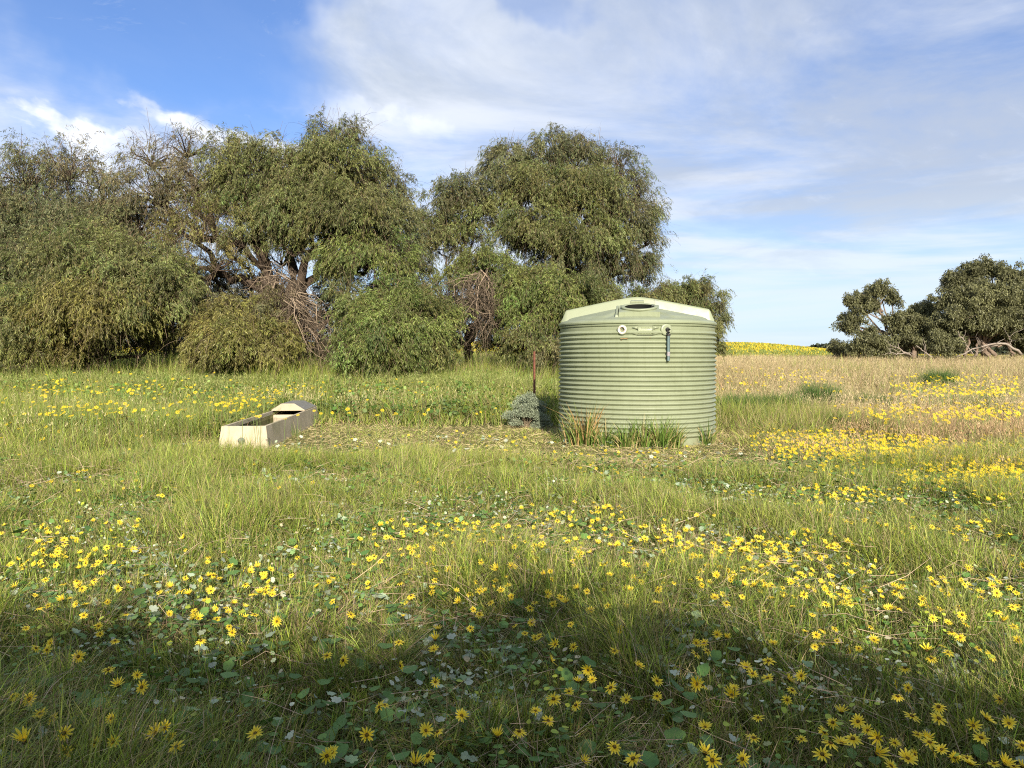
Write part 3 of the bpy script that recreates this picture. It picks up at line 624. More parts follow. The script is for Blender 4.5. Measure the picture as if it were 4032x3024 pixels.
pepper_tree('rounded bright green weeping pepper bush between the trough and the post', (at(840, 830, 24)[0], 24.), [
    (850, 660, 70, 45, 24.5, 'n', 1.1, .15), (805, 690, 62, 50, 24, 'n', 1.1, .15), (880, 720, 85, 60, 23.6, 'n', 1.2, .1), (815, 748, 78, 55, 23, 'n', 1.25, .1), (900, 770, 50, 35, 23.4, 'g', 1., .15), (750, 640, 40, 40, 25, 'g', .5, .5), (835, 785, 60, 25, 22.8, 'n', 1., .1)], 14, 'bush', GB, .09, name='pepper_bush', k_cl=3.8)
GC = 'weeping pepper trees behind the tank'
pepper_tree('smaller weeping pepper tree left of the big round one, hanging a bare branch', (at(1030, 760, 30)[0], 30.), [
    (1000, 420, 50, 42, 31, 'd', .85, .5), (955, 460, 50, 45, 31, 'd', .85, .5), (1020, 480, 55, 45, 31, 'g', .9, .4), (940, 520, 55, 50, 30.5, 'g', .9, .4), (1010, 540, 40, 35, 30.5, 'd', .6, .6), (905, 570, 35, 50, 30, 'g', .7, .5),
    (1050, 580, 55, 35, 28.5, 'n', 1., .2), (960, 640, 55, 35, 28, 'b', .7, .8), (1000, 600, 50, 30, 28.5, 'n', .8, .4), (940, 680, 45, 35, 28, 'g', .8, .5), (1000, 690, 70, 45, 32, 'd', .7, .6), (970, 740, 40, 30, 30, 'd', .7, .5), (1080, 660, 50, 60, 30, 'd', .8, .4), (1075, 735, 40, 40, 29, 'd', .8, .5), (920, 745, 40, 40, 29, 'd', .8, .5), (1010, 735, 60, 25, 32, 'b', .35, .9)], 15, group=GC, trunk_r=.22,
    deadtw=[(1045, 590, 26.5, 1030, 730, 24, .45), (1035, 610, 26.5, 990, 640, 12, .55), (1040, 600, 26.5, 1060, 690, 10, .4), (1030, 640, 26.5, 1010, 760, 16, .6)])
pepper_tree('tall round-crowned weeping pepper tree rising behind the green tank', (at(1240, 760, 31)[0], 31.), [
    (1100, 360, 55, 42, 32, 'd', .95, .4), (1190, 335, 60, 40, 32, 'd', .9, .5), (1255, 330, 50, 38, 32, 'd', .8, .6), (1330, 375, 60, 45, 32, 'd', .75, .7), (1375, 430, 42, 55, 32, 'd', .65, .8),
    (1085, 430, 50, 45, 31.5, 'd', .8, .5), (1170, 420, 80, 55, 31, 'g', 1.0, .3), (1270, 430, 85, 60, 31, 'g', 1.0, .4), (1350, 490, 60, 55, 31, 'd', .85, .5), (1395, 510, 32, 60, 31.5, 'd', .6, .7),
    (1150, 500, 70, 50, 30, 'g', 1.1, .25), (1250, 520, 80, 50, 30, 'g', 1.1, .25), (1220, 580, 75, 50, 30.5, 'd', .9, .4), (1340, 570, 65, 45, 31, 'd', .8, .5), (1290, 600, 60, 40, 31, 'd', .7, .6), (1385, 590, 35, 45, 31.5, 'd', .6, .6)], 16, group=GC, trunk_r=.34, fork=.42)
pepper_tree('dense low green pepper bush touching the left of the tank', (at(1170, 770, 27)[0], 27.), [
    (1120, 620, 65, 45, 27.5, 'n', 1.1, .2), (1200, 640, 75, 50, 27, 'n', 1.15, .15), (1140, 680, 60, 50, 27, 'n', 1.1, .2), (1210, 700, 60, 50, 26.5, 'n', 1.1, .2), (1150, 750, 55, 45, 26, 'g', 1., .3), (1290, 650, 70, 30, 28, 'g', 1., .25), (1370, 660, 60, 25, 29, 'g', .9, .3), (1200, 765, 45, 40, 25.5, 'b', .9, .4), (1280, 720, 60, 60, 28, 'g', .9, .3)],
    17, 'bush', GC, .10, name='pepper_bush', k_cl=3.4)
pepper_tree('farthest pepper tree, its crown trailing past the right side of the tank', (at(1490, 770, 34)[0], 34.), [
    (1460, 640, 50, 30, 34, 'g', 1., .3), (1500, 650, 50, 38, 34, 'g', 1., .3), (1420, 660, 60, 35, 33.5, 'g', .9, .3), (1540, 680, 28, 42, 34, 'd', .7, .4, 1.2), (1555, 700, 14, 26, 34, 'd', .5, .5, 1.2), (1500, 710, 50, 45, 33, 'g', 1., .2), (1550, 755, 10, 14, 33, 'g', .7, .2)], 18, group=GC, trunk_r=.18)

# gum trees on the right, built of tight round leaf clumps
def gum_tree(label, base, lobes, seed, limbs=(), group='gum trees on the right', cat='tree', name='gum_tree', trunk_r=.22, k=1.):
    r_ = np.random.default_rng(seed); bx_, by_ = base; bz = float(gz(bx_, by_)); root = empty(name, (bx_, by_, bz)); tag(root, label, cat, group)
    org = np.array([bx_, by_, bz]); gl, gb = Geo(), Geo(); cs = [(at(q[0], q[1], q[4]), np.array([q[2], .5 * (q[2] + q[3]), q[3]]) / M2 * q[4], q[5] if len(q) > 5 else 1.) for q in lobes]
    top = np.mean([q[0] for q in cs], 0); fk = org + (top - org) * [.4, .4, .35]
    for pts, r0, r1 in limbs:
        P = np.array([at(*p_) for p_ in pts]); t = np.linspace(0, len(P) - 1, 14); P = np.stack([np.interp(t, np.arange(len(P)), P[:, c__]) for c__ in range(3)], 1) + r_.normal(0, .05, (14, 3)); gb.tube(P - org, np.linspace(r0, r1, 14), 8)
    gb.tube(curve(org - [0, 0, .3], fk, 6, .06, r_) - org, np.linspace(trunk_r * 1.2, trunk_r * .8, 6), 8)
    for c_, rad, tone in cs:
        gb.tube(curve(fk, c_, 7, .1, r_) - org, np.linspace(trunk_r * .30, trunk_r * .10, 7), 5)
        m_ = rad.mean(); ncl = int(max(16, 4 * math.pi * m_ ** 2 * 5.0 * k)); dv = norm(r_.normal(0, 1, (ncl, 3))); C = c_ + dv * rad * r_.uniform(.35, 1.15, (ncl, 1)) + r_.normal(0, .22, (ncl, 3))
        for q in range(0, ncl, 3): gb.tube(curve(c_ - [0, 0, rad[2] * .3], C[q], 4, .1, r_) - org, np.linspace(.035, .012, 4), 4, cap=False)
        per = 120; n = ncl * per; cr = np.repeat(r_.uniform(.18, .46, (ncl, 1)), per, 0); o_ = r_.normal(0, 1, (n, 3)); o_ = norm(o_) * (r_.random((n, 1)) ** .45) * cr * np.array([1., 1., 1.])
        Bs = np.repeat(C, per, 0) + o_; ld = norm(r_.normal(0, .6, (n, 3)) + [0, 0, -.8]); wd = norm(np.cross(ld, r_.normal(0, 1, (n, 3)))); ll = r_.uniform(.14, .28, (n, 1)); ww = ll * .15
        mid = Bs + ld * ll * .45; V = np.stack([Bs, mid + wd * ww, Bs + ld * ll, mid - wd * ww], 1)
        cl = np.repeat(r_.uniform(.75, 1.3, (ncl, 1)), per, 0) * np.array((.118, .120, .056)) * r_.uniform(.6, 1.5, (n, 1)) * tone
        gl.add(V.reshape(-1, 3) - org, np.arange(n * 4).reshape(-1, 4), None, np.repeat(cl, 4, 0))
    gb.build('trunk', M_gum, root, True); gl.build('crown', M_leaf, root); return root
D = 60
gum_tree('leaning gum tree at the left end of the gum grove, with a bare diagonal trunk', (at(1990, 775, D)[0], D), [
    (1878, 634, 27, 17, D), (1900, 622, 21, 13, D), (1926, 643, 16, 11, D), (1836, 650, 12, 11, D), (1862, 655, 21, 16, D), (1828, 694, 19, 14, D), (1850, 684, 16, 10, D), (1840, 704, 10, 8, D), (1885, 660, 12, 8, D), (1880,718,22,8,D)], 31, k=.75,
    limbs=[(((1975, 740, D), (1928, 700, D), (1908, 682, D), (1898, 672, D), (1902, 655, D), (1915, 645, D)), .17, .04), (((1898, 672, D), (1884, 664, D), (1872, 645, D)), .14, .04), (((1925, 720, D), (1866, 710, D), (1846, 702, D)), .13, .04), (((1905, 675, D), (1894, 650, D), (1888, 630, D)), .12, .03)], trunk_r=.3)
gum_tree('mid-height bushy gum tree in the middle of the gum grove', (at(1970, 775, 59)[0], 59), [
    (1935, 690, 20, 14, 59), (1955, 706, 24, 18, 59), (1975, 680, 28, 14, 60), (1992, 672, 22, 13, 60), (1990, 700, 26, 20, 59), (1965, 728, 22, 14, 58.5), (2010, 668, 24, 14, 60), (2012, 700, 22, 20, 59), (1990, 732, 32, 18, 60), (1960, 750, 22, 10, 60), (2020, 725, 22, 22, 60)], 32)
gum_tree('biggest gum tree, tall dark crown at the right edge', (at(2130, 775, 58)[0], 58), [
    (2045, 610, 15, 13, 58, .85), (2058, 600, 12, 9, 58, .85), (2092, 592, 26, 17, 58.5, .8), (2112, 582, 24, 14, 59, .85), (2140, 580, 28, 13, 58.5, .9), (2175, 590, 30, 17, 58), (2200, 605, 22, 15, 58), (2108, 615, 28, 14, 58, .85),
    (2048, 648, 30, 15, 57.5), (2085, 650, 28, 20, 57), (2120, 640, 45, 24, 56.5, 1.2), (2165, 640, 42, 26, 56.5, 1.2), (2205, 650, 30, 30, 57, 1.1), (2070, 685, 34, 22, 56.5), (2110, 690, 34, 22, 56.5, 1.1), (2150, 690, 38, 24, 56, 1.1), (2195, 690, 36, 28, 56), (2038, 700, 24, 22, 57), (2055, 730, 24, 16, 57, .9), (2240, 680, 40, 60, 58), (2130, 722, 34, 16, 59, .7), (2175, 725, 40, 18, 59, .7), (2085, 715, 36, 22, 59, .8), (2210, 730, 30, 24, 59, .8)], 33,
    limbs=[(((2150, 770, 57), (2120, 740, 57), (2108, 710, 57)), .16, .06), (((2085, 770, 57), (2094, 735, 57), (2090, 705, 57)), .13, .05), (((2108, 770, 57), (2112, 735, 57), (2125, 700, 57)), .12, .05), (((2190, 770, 58), (2170, 730, 58)), .12, .05)], trunk_r=.34)
gum_tree('low rounded gum bush below the leaning gum tree', (at(1880, 770, 57)[0], 57), [(1880, 740, 30, 22, 57, 1.1), (1860, 750, 22, 15, 57), (1905, 745, 26, 20, 57, 1.1), (1880, 722, 20, 10, 57.3)], 34, group='gum bushes at the foot of the grove', cat='bush', name='gum_bush', trunk_r=.08)
gum_tree('smallest gum bush, standing apart at the left end of the grove', (at(1812, 768, 60)[0], 60), [(1808, 750, 9, 7, 60, .8), (1816, 760, 12, 6, 60, .8)], 35, group='gum bushes at the foot of the grove', cat='bush', name='gum_bush', trunk_r=.05, k=.6)
gum_tree('loose pale gum bush in front of the biggest gum tree', (at(2040, 772, 55)[0], 55), [(2035, 735, 22, 15, 55, 1.15), (2015, 745, 20, 14, 55.3), (2055, 748, 16, 10, 55, 1.1)], 36, group='gum bushes at the foot of the grove', cat='bush', name='gum_bush', trunk_r=.07, k=.8)
# fallen pale limb and dead branches at the foot of the grove
def dead_limb(label, paths, seed, name='fallen_limb'):
    r_ = np.random.default_rng(seed); A = at(*paths[0][0][0]); bz = float(gz(A[0], A[1])); root = Geo(); org = np.array([A[0], A[1], bz])
    for pts, r0, r1 in paths:
        P = np.array([at(*p_) for p_ in pts]); t = np.linspace(0, len(P) - 1, 12); P = np.stack([np.interp(t, np.arange(len(P)), P[:, c__]) for c__ in range(3)], 1) + r_.normal(0, .04, (12, 3)); root.tube(P - org, np.linspace(r0, r1, 12), 7)
        for q in range(4):
            i_ = r_.integers(3, 11); root.tube(curve(P[i_], P[i_] + r_.normal(0, .5, 3) + [0, 0, .25], 5, .15, r_) - org, np.linspace(r1, .008, 5), 4)
    o = root.build(name, M_deadw, None, True); o.location = org; tag(o, label, 'fallen branch', 'dead limbs at the foot of the gum grove'); return o
dead_limb('long pale dead limb arching down to the grass below the biggest gum', [(((2208, 766, 53), (2185, 750, 53), (2167, 740, 53), (2140, 744, 53), (2105, 752, 53), (2068, 772, 53)), .10, .04), (((2182, 748, 53), (2184, 735, 53), (2178, 722, 53)), .04, .015), (((2167, 740, 53), (2130, 752, 53.2), (2100, 772, 53.5)), .04, .02)], 41)
dead_limb('bare grey dead branch leaning right of the middle gum', [(((2012, 772, 54), (1998, 760, 54), (1980, 748, 54)), .06, .03)], 42)
dead_limb('bare grey dead branch slanting at the foot of the middle gum', [(((1968, 768, 54), (1945, 756, 54), (1930, 745, 54)), .06, .03), (((1955, 761, 54), (1935, 764, 54), (1918, 762, 54)), .05, .02)], 43)
dead_limb('bare grey dead branch leaning steeply in front of the biggest gum', [(((2100, 765, 55), (2082, 735, 55), (2070, 718, 55)), .05, .02)], 44)

# far-off dark line of trees on the horizon
r_ = np.random.default_rng(50); g = Geo(); n = 16000; xs_ = r_.uniform(92, 260, n); yy = 250 + .12 * xs_ + r_.normal(0, 4, n); hh = 2.0 + 3.0 * fbm(xs_, yy * 0, 9, 8) - 2.0 * (xs_ < 104) ; gy0 = gz(xs_, yy)
zz = gy0 + r_.random(n) ** .7 * hh; s_ = r_.uniform(.35, .8, n); ax_ = norm(r_.normal(0, 1, (n, 3))) * s_[:, None]; bx2 = norm(np.cross(ax_, r_.normal(0, 1, (n, 3)))) * s_[:, None] * .8; C = np.stack([xs_, yy, zz], 1)
g.add(np.stack([C - ax_, C - bx2, C + ax_, C + bx2], 1).reshape(-1, 3), np.arange(n * 4).reshape(-1, 4), None, np.repeat(np.array((.05, .06, .035)) * r_.uniform(.6, 1.3, (n, 1)), 4, 0))
tag(g.build('distant_wood', M_leaf), 'dark line of far-off trees on the horizon beyond the yellow hill', 'distant trees', kind='stuff')

# unseen leafy mass added behind the viewer, its top shaped to cast the near shade
r_ = np.random.default_rng(60); n = 120000
xb = r_.uniform(-6.5, 8.5, n); yb = -3.6 + r_.normal(0, .28, n)
prof_x = np.array([-6, -4, -2.9, -1.6, -.95, -.55, -.1, .5, .85, 1.15, 1.7, 2.3, 3.5, 6.]); prof_d = np.array([4.5, 4.5, 4.45, 4.25, 4.2, 4.7, 5.05, 5.0, 4.6, 4.3, 3.95, 3.65, 3.4, 3.3])
topz = (np.interp(xb - 1.36, prof_x, prof_d) - yb) * math.tan(SUN_EL) + .12 + .55 * (fbm(xb, xb * 0, .45, 3) - .5)
zb_ = r_.random(n) ** .62 * (topz - .20 + np.abs(r_.normal(0, .26, n)) * (r_.random(n) < .30))
C = np.stack([xb, yb, zb_], 1); ax_ = norm(r_.normal(0, 1, (n, 3))) * r_.uniform(.03, .055, (n, 1)); bx2 = norm(np.cross(ax_, r_.normal(0, 1, (n, 3)))) * .02
g = Geo(); g.add(np.stack([C - ax_, C - bx2, C + ax_, C + bx2], 1).reshape(-1, 3), np.arange(n * 4).reshape(-1, 4), None, np.repeat(HUES['g'] * r_.uniform(.7, 1.3, (n, 1)), 4, 0))
shade_root = empty('shade_screen', (0, -3.6, 0)); tag(shade_root, 'unseen leafy mass added behind the viewer to shade the nearest flowers', 'bush')
g.V = [g.V[0] - [0, -3.6, 0]]; g.build('foliage', M_leaf, shade_root)
g = Geo()
for k in range(29):
    x0 = -6.2 + k * .5; tz = (np.interp(x0 - 1.36, prof_x, prof_d) + 3.6) * math.tan(SUN_EL) * .9
    g.tube(curve(np.array([x0, 0, -.2]), np.array([x0 + r_.normal(0, .3), r_.normal(0, .15), tz]), 7, .1, r_), np.linspace(.04, .01, 7), 5)
g.build('stems', M_bark, shade_root)
# ------------------------------------------------------------------ small plants
def blades(x, y, h, wd, lean, ldir, col, r_, seg=3, z0=None, tipcol=None):
    """bent grass blades as one array mesh"""
    n = len(x); z = gz(x, y) if z0 is None else z0; t = np.linspace(0, 1, seg + 1); a = r_.uniform(0, 2 * math.pi, n)
    side = np.stack([np.cos(a), np.sin(a), np.zeros(n)], 1); ld = np.stack([np.cos(ldir), np.sin(ldir)], 1)
    V = []
    for k, tk in enumerate(t):
        ln = lean * (.25 * tk + .75 * tk ** 2); up = tk * np.sqrt(np.clip(1 - (lean * .85) ** 2 * tk, .03, 1))
        c_ = np.stack([x + ld[:, 0] * ln * h, y + ld[:, 1] * ln * h, z - .01 + up * h], 1)
        if k < seg:
            w_ = (wd * (1 - .75 * tk ** 1.5) * .5)[:, None]; V += [c_ - side * w_, c_ + side * w_]
        else: V.append(c_)
    V = np.stack(V, 1); m = 2 * seg + 1
    q = np.array([[2 * k, 2 * k + 1, 2 * k + 3, 2 * k + 2] for k in range(seg - 1)]).reshape(-1, 4); tri = np.array([[2 * seg - 2, 2 * seg - 1, 2 * seg]])
    off = (np.arange(n) * m)[:, None, None]; Qb = (q[None] + off).reshape(-1, 4) if len(q) else np.zeros((0, 4), int); Tb = (tri[None] + off).reshape(-1, 3)
    cc_ = np.repeat(col[:, None, :], m, 1)
    if tipcol is not None: cc_[:, -3:] = tipcol[:, None, :]
    return V.reshape(-1, 3), Qb, Tb, cc_.reshape(-1, 3)
def not_under(x, y):
    """keep blades out of the tank, the trough and the water"""
    k = np.hypot(x - TX, y - TY) > TR - .01
    ca, sa = math.cos(-R(4.6)), math.sin(-R(4.6)); u = (x + 4.625) * ca - (y - 13.22) * sa; v = (x + 4.625) * sa + (y - 13.22) * ca
    return k & ~((np.abs(u) < TW + .05) & (v > -.05) & (v < TL + .05))
def field(y0, y1, dens, seed, wmul, seg, margin=3.4):
    r_ = np.random.default_rng(seed); wmax = .70 * y1 + margin; n = int(dens * (y1 - y0) * 2 * wmax)
    y = r_.uniform(y0, y1, n); x = r_.uniform(-wmax, wmax, n); k = (np.abs(x) < .70 * y + margin); x, y = x[k], y[k]
    # clump: pull blades towards tuft centres
    cxs = np.floor(x / .16) * .16 + .16 * vnoise(np.floor(x / .16) * 7.3, np.floor(y / .16) * 5.1, 1, 77); cys = np.floor(y / .16) * .16 + .16 * vnoise(np.floor(x / .16) * 3.7, np.floor(y / .16) * 9.1, 1, 78)
    pull = r_.random(len(x)) ** 1.5 * .75; x = x * (1 - pull) + cxs * pull; y = y * (1 - pull) + cys * pull
    k = not_under(x, y); x, y = x[k], y[k]; n = len(x); z_ = zones(x, y)
    pat = fbm(x, y, 1.3, 40); pat2 = sstep(fbm(x, y, .8, 43), .25, .75); n3 = vnoise(np.floor(x / .16) * 3.3, np.floor(y / .16) * 2.9, 1, 45)
    h = .10 + .22 * sstep(pat, .35, .68) + .09 * n3
    h = h * (1 - z_['clear'] * .78); h = h + z_['tall'] * (.24 + .34 * pat2 + .42 * sstep(y, 19.5, 24)); h = h + z_['dry'] * (.10 + .20 * sstep(y, 18, 30)) + z_['gside'] * .30
    farr = sstep(y, 26, 34) * (1 - sstep(-x, -4, 0)); h = h + farr * .22
    h = h * r_.uniform(.55, 1.30, n)
    lie = np.clip(z_['clear'] * .8 + .26 + .5 * sstep(fbm(x, y, 1.1, 46), .54, .66) * (1 - z_['tall']) * (1 - z_['gside']), 0, 1)
    lean = np.where(r_.random(n) < lie, r_.uniform(.7, 1.2, n), r_.uniform(.08, .85, n)); ldir = vnoise(x, y, 1.3, 47) * 9.5 + r_.normal(0, 1.7, n)
    pr_ = np.zeros((n, 6))     # green lime olive straw orange dead
    pr_[:, 0] = .38 + .45 * pat2; pr_[:, 1] = .36 + .5 * sstep(pat, .42, .65) ; pr_[:, 2] = .36; pr_[:, 3] = .22 + .30 * lie; pr_[:, 4] = .02; pr_[:, 5] = .08 + .10 * lie + .25 * sstep(vnoise(x, y, .9, 48), .62, .8)
    cl = z_['clear']; pr_[:, 0] *= 1 - .55 * cl; pr_[:, 1] += cl * .10; pr_[:, 3] += cl * .22; pr_[:, 5] += cl * .12
    dr = z_['dry']; dpatch = sstep(fbm(x, y, 2.5, 49), .36, .6); dr2 = dr * (.45 + .55 * dpatch); pr_[:, 0] *= 1 - .85 * dr2; pr_[:, 1] *= 1 - .9 * dr2; pr_[:, 2] *= 1 - .4 * dr2; orng = .7 * sstep(x / np.maximum(y, 1), .36, .5) * (1 - sstep(y, 22, 34)); pr_[:, 3] += dr2 * 1.4 * (1 - .5 * orng); pr_[:, 4] += dr2 * 1.2 * orng; pr_[:, 5] += dr2 * .3
    fr = sstep(y, 22, 32) * sstep(x, 2, 5); fp = .15 + .85 * sstep(fbm(x, y, 4, 51), .38, .62); pr_[:, :3] *= (1 - .8 * fr * fp)[:, None]; pr_[:, 3] += 2.4 * fr * fp
    pr_ /= pr_.sum(1, keepdims=True); cu = pr_.cumsum(1); pk = (r_.random(n)[:, None] > cu).sum(1).clip(0, 5)
    pal = np.array([GREEN, LIME, OLIVE, STRAW, ORANGE, DEAD]); col = pal[pk] * (1 + .25 * cl[:, None]) * r_.uniform(.5, 1.45, (n, 1)) * (.80 + .4 * n3[:, None]) * (1 + r_.normal(0, .06, (n, 3)))
    fgz = sstep(5.2 - y, 0, 1.2); col = col * (1 - .0 * fgz[:, None])
    wd = r_.uniform(.0035, .0075, n) * wmul * np.where(pk >= 3, .7, 1.)
    return x, y, h, wd, lean, ldir, col, r_, pk, seg
def grass_mesh(name, label, bands, seg_default=3):
    Vs, Qs, Ts, Cs, o_ = [], [], [], [], 0
    for bd in bands:
        x, y, h, wd, lean, ldir, col, r_, pk, seg = field(*bd); V, Q_, T_, C_ = blades(x, y, h, wd, lean, ldir, col, r_, seg)
        Vs.append(V); Qs.append(Q_ + o_); Ts.append(T_ + o_); Cs.append(C_); o_ += len(V)
    ob = mk(name, np.vstack(Vs), [np.vstack(Qs), np.vstack(Ts)], M_grass, None, np.vstack(Cs)); tag(ob, label, 'grass', kind='stuff'); return ob
grass_mesh('grass', 'mixed green and straw grass covering the near and middle paddock', [(1.2, 4.6, 5200, 101, 1.1, 3), (4.6, 7.5, 4200, 102, 1.1, 3), (7.5, 11.5, 2400, 103, 1.15, 3), (11.5, 17, 1100, 104, 1.6, 2), (17, 27, 480, 105, 2.3, 2), (27, 45, 130, 106, 3.6, 2), (45, 80, 30, 107, 7., 1)])

# feathery dry seed grass, tall, mostly out on the right and beyond
def seed_grass(name, label, n, seed, sampler, hh, col, colh, wd=.004):
    r_ = np.random.default_rng(seed); x, y = sampler(r_, n); k = not_under(x, y); x, y = x[k], y[k]; n = len(x); h = r_.uniform(*hh, n); dist = 1 + y / 14
    V1, Q1, T1, C1 = blades(x, y, h, wd * dist, r_.uniform(.05, .45, n), r_.uniform(0, 6.28, n), np.array(col) * r_.uniform(.7, 1.25, (n, 1)), r_, 2)
    # seed heads: a few short bristles near the tip
    m = 5; xx = np.repeat(x, m) + r_.normal(0, .03, n * m); yy = np.repeat(y, m) + r_.normal(0, .03, n * m); zz = np.repeat(gz(x, y) + h * .72, m) + r_.uniform(-.1, .12, n * m)
    V2, Q2, T2, C2 = blades(xx, yy, r_.uniform(.03, .09, n * m), np.repeat(wd * dist, m) * 1.3, r_.uniform(.2, .9, n * m), r_.uniform(0, 6.28, n * m), np.array(colh) * r_.uniform(.7, 1.3, (n * m, 1)), r_, 1, z0=zz)
    ob = mk(name, np.vstack([V1, V2]), [Q1, np.vstack([T1, T2 + len(V1)])], M_dry, None, np.vstack([C1, C2])); return tag(ob, label, 'dry grass', kind='stuff')
def s_far(r_, n):
    y = 17 + 52 * r_.random(n) ** 1.25; x = r_.uniform(.22, .92, n) * y; k = (x > 4.6 - .0 * y) & (fbm(x, y, 3.2, 60) + .12 * sstep(y, 26, 40) > .51) & (zones(x, y)['gside'] < r_.random(len(x)) * .8); return x[k], y[k]
seed_grass('dry_grass', 'tall pale tan seeding grass across the right-hand paddock', 36000, 111, s_far, (.40, .85), (.35, .29, .155), (.42, .34, .20))
def s_base(r_, n):
    y = r_.uniform(21.0, 23.6, n); x = r_.uniform(-.76, .06, n) * y; k = fbm(x, y, .9, 63) > .40; return x[k], y[k]
seed_grass('tall_weeds', 'tall rank green grass growing up into the low pepper bushes', 16000, 114, s_base, (.40, 1.05), (.15, .20, .045), (.24, .26, .09), .006)
def s_orange(r_, n):
    y = r_.uniform(9.5, 25, n); x = r_.uniform(.22, .76, n) * y; k = (zones(x, y)['dry'] > .15 + .6 * r_.random(n)) & (fbm(x, y, 1.8, 61) + r_.normal(0, .05, n) > .48); return x[k], y[k]
seed_grass('orange_seed_grass', 'low orange-brown seeding grass among the yellow flowers on the right', 26000, 112, s_orange, (.12, .38), (.38, .27, .14), (.43, .30, .17))
def s_left(r_, n):
    y = r_.uniform(12.5, 24, n); x = r_.uniform(-.74, .12, n) * y; k = (zones(x, y)['tall'] > .4) & (fbm(x, y, 1.5, 62) > .5); return x[k], y[k]
seed_grass('wild_oats', 'tall green and straw wild oats standing behind the trough', 9000, 113, s_left, (.35, .85), (.24, .26, .08), (.42, .38, .20), .005)

# matted dead stalks, pinkish brown
r_ = np.random.default_rng(120); g = Geo()
def stalks(n, smp, L_, rad, colb, up=(.02, .22)):
    x, y = smp(n); k = not_under(x, y); x, y = x[k], y[k]; n = len(x); a = vnoise(x, y, .9, 71) * 12 + r_.normal(0, .8, n); z = gz(x, y) + r_.uniform(*up, n); l_ = r_.uniform(*L_, n); pit = r_.normal(.12, .22, n)
    P0 = np.stack([x, y, z], 1); dr_ = np.stack([np.cos(a) * np.cos(pit), np.sin(a) * np.cos(pit), np.sin(pit)], 1)
    P1 = P0 + dr_ * l_[:, None] * .5 + r_.normal(0, .012, (n, 3)); P2 = P0 + dr_ * l_[:, None] + r_.normal(0, .03, (n, 3)); P2[:, 2] = np.maximum(P2[:, 2], gz(P2[:, 0], P2[:, 1]) + .01)
    P = np.stack([P0, P1, P2], 1); ribbons(g, P, 1., r_, ribcol(colb, n, 3, r_)) if False else None
    s_ = norm(np.cross(dr_, r_.normal(0, 1, (n, 3)))) * (rad * (1 + y / 12))[:, None]
    V = np.stack([P0 - s_, P0 + s_, P1 - s_ * .8, P1 + s_ * .8, P2 - s_ * .3, P2 + s_ * .3], 1).reshape(-1, 3); q = np.array([[0, 1, 3, 2], [2, 3, 5, 4]]); Qs = (q[None] + (np.arange(n) * 6)[:, None, None]).reshape(-1, 4)
    g.add(V, Qs, None, np.repeat(np.array(colb) * r_.uniform(.6, 1.35, (n, 1)), 6, 0))
def dpatch(x, y): return sstep(fbm(x, y, 1.5, 72), .47, .62)
def smpA(n): y = 1.6 + 10 * r_.random(n) ** 1.2; x = r_.uniform(-.72, .72, n) * (y + 1.); k = r_.random(n) < .25 + .75 * dpatch(x, y); return x[k], y[k]
def smpB(n):
    y = r_.uniform(10.5, 18, n); x = r_.uniform(-.5, .4, n) * y; k = r_.random(n) < zones(x, y)['clear']; return x[k], y[k]
stalks(11000, smpA, (.10, .38), .0011, (.40, .30, .21)); stalks(8000, smpB, (.06, .20), .0016, (.40, .33, .18), (.0, .05)); stalks(2500, smpA, (.08, .22), .0014, (.52, .44, .28), (.01, .08))
tag(g.build('dead_stalks', M_dry), 'matted dead brown stalks and mown straw lying in the grass', 'dead stalks', kind='stuff')

# broad leaves: grey-green lobed capeweed leaves with pale undersides, clover, yellow-green spurge
r_ = np.random.default_rng(130); g = Geo()
def leafshape(lobes_, n=18, depth=.28):
    t = np.linspace(0, 2 * math.pi, n, endpoint=False); r0 = 1 - depth * (.5 + .5 * np.cos(t * lobes_)) * (np.abs(np.cos(t / 2)) > .05); return np.column_stack([np.cos(t) * r0, np.sin(t) * r0 * .8])
def scatter_leaves(n, smp, size, shape, col, tilt=(.1, .9), hz_=(.03, .16), curl=.25):
    x, y = smp(n); n = len(x); s_ = r_.uniform(*size, n) * (1 + y * .03); a = r_.uniform(0, 6.28, n); ti = r_.uniform(*tilt, n); ta = r_.uniform(0, 6.28, n)
    ca, sa = np.cos(a), np.sin(a); U = shape; m = len(U)
    lx = U[None, :, 0] * ca[:, None] - U[None, :, 1] * sa[:, None]; ly = U[None, :, 0] * sa[:, None] + U[None, :, 1] * ca[:, None]; lz = curl * (lx ** 2) 
    ax_ = np.stack([np.cos(ta), np.sin(ta), np.zeros(n)], 1); P = np.stack([lx, ly, lz], -1)
    ctr = np.zeros((n, 1, 3)); P = np.concatenate([P, ctr], 1)
    k = ax_[:, None, :]; c_, s2 = np.cos(ti)[:, None, None], np.sin(ti)[:, None, None]; P = P * c_ + np.cross(np.broadcast_to(k, P.shape), P) * s2 + k * (P * k).sum(-1, keepdims=True) * (1 - c_)
    P = P * s_[:, None, None] + np.stack([x, y, gz(x, y) + r_.uniform(*hz_, n)], 1)[:, None, :]
    e = np.arange(m); tri = np.stack([e, (e + 1) % m, np.full(m, m)], 1); T_ = (tri[None] + (np.arange(n) * (m + 1))[:, None, None]).reshape(-1, 3)
    cidx = r_.integers(0, len(col), n); cc_ = np.array(col)[cidx] * r_.uniform(.75, 1.25, (n, 1)); g.add(P.reshape(-1, 3), None, T_, np.repeat(cc_, m + 1, 0))
def band(y0, y1, pw=1.2, thr=None, seed=80, sc_=1.1, xr=.72):
    def f(n):
        y = y0 + (y1 - y0) * r_.random(n) ** pw; x = r_.uniform(-xr, xr, n) * (y + .8)
        if thr is not None: k = fbm(x, y, sc_, seed) + r_.normal(0, .05, n) > thr; x, y = x[k], y[k]
        k = not_under(x, y); return x[k], y[k]
    return f
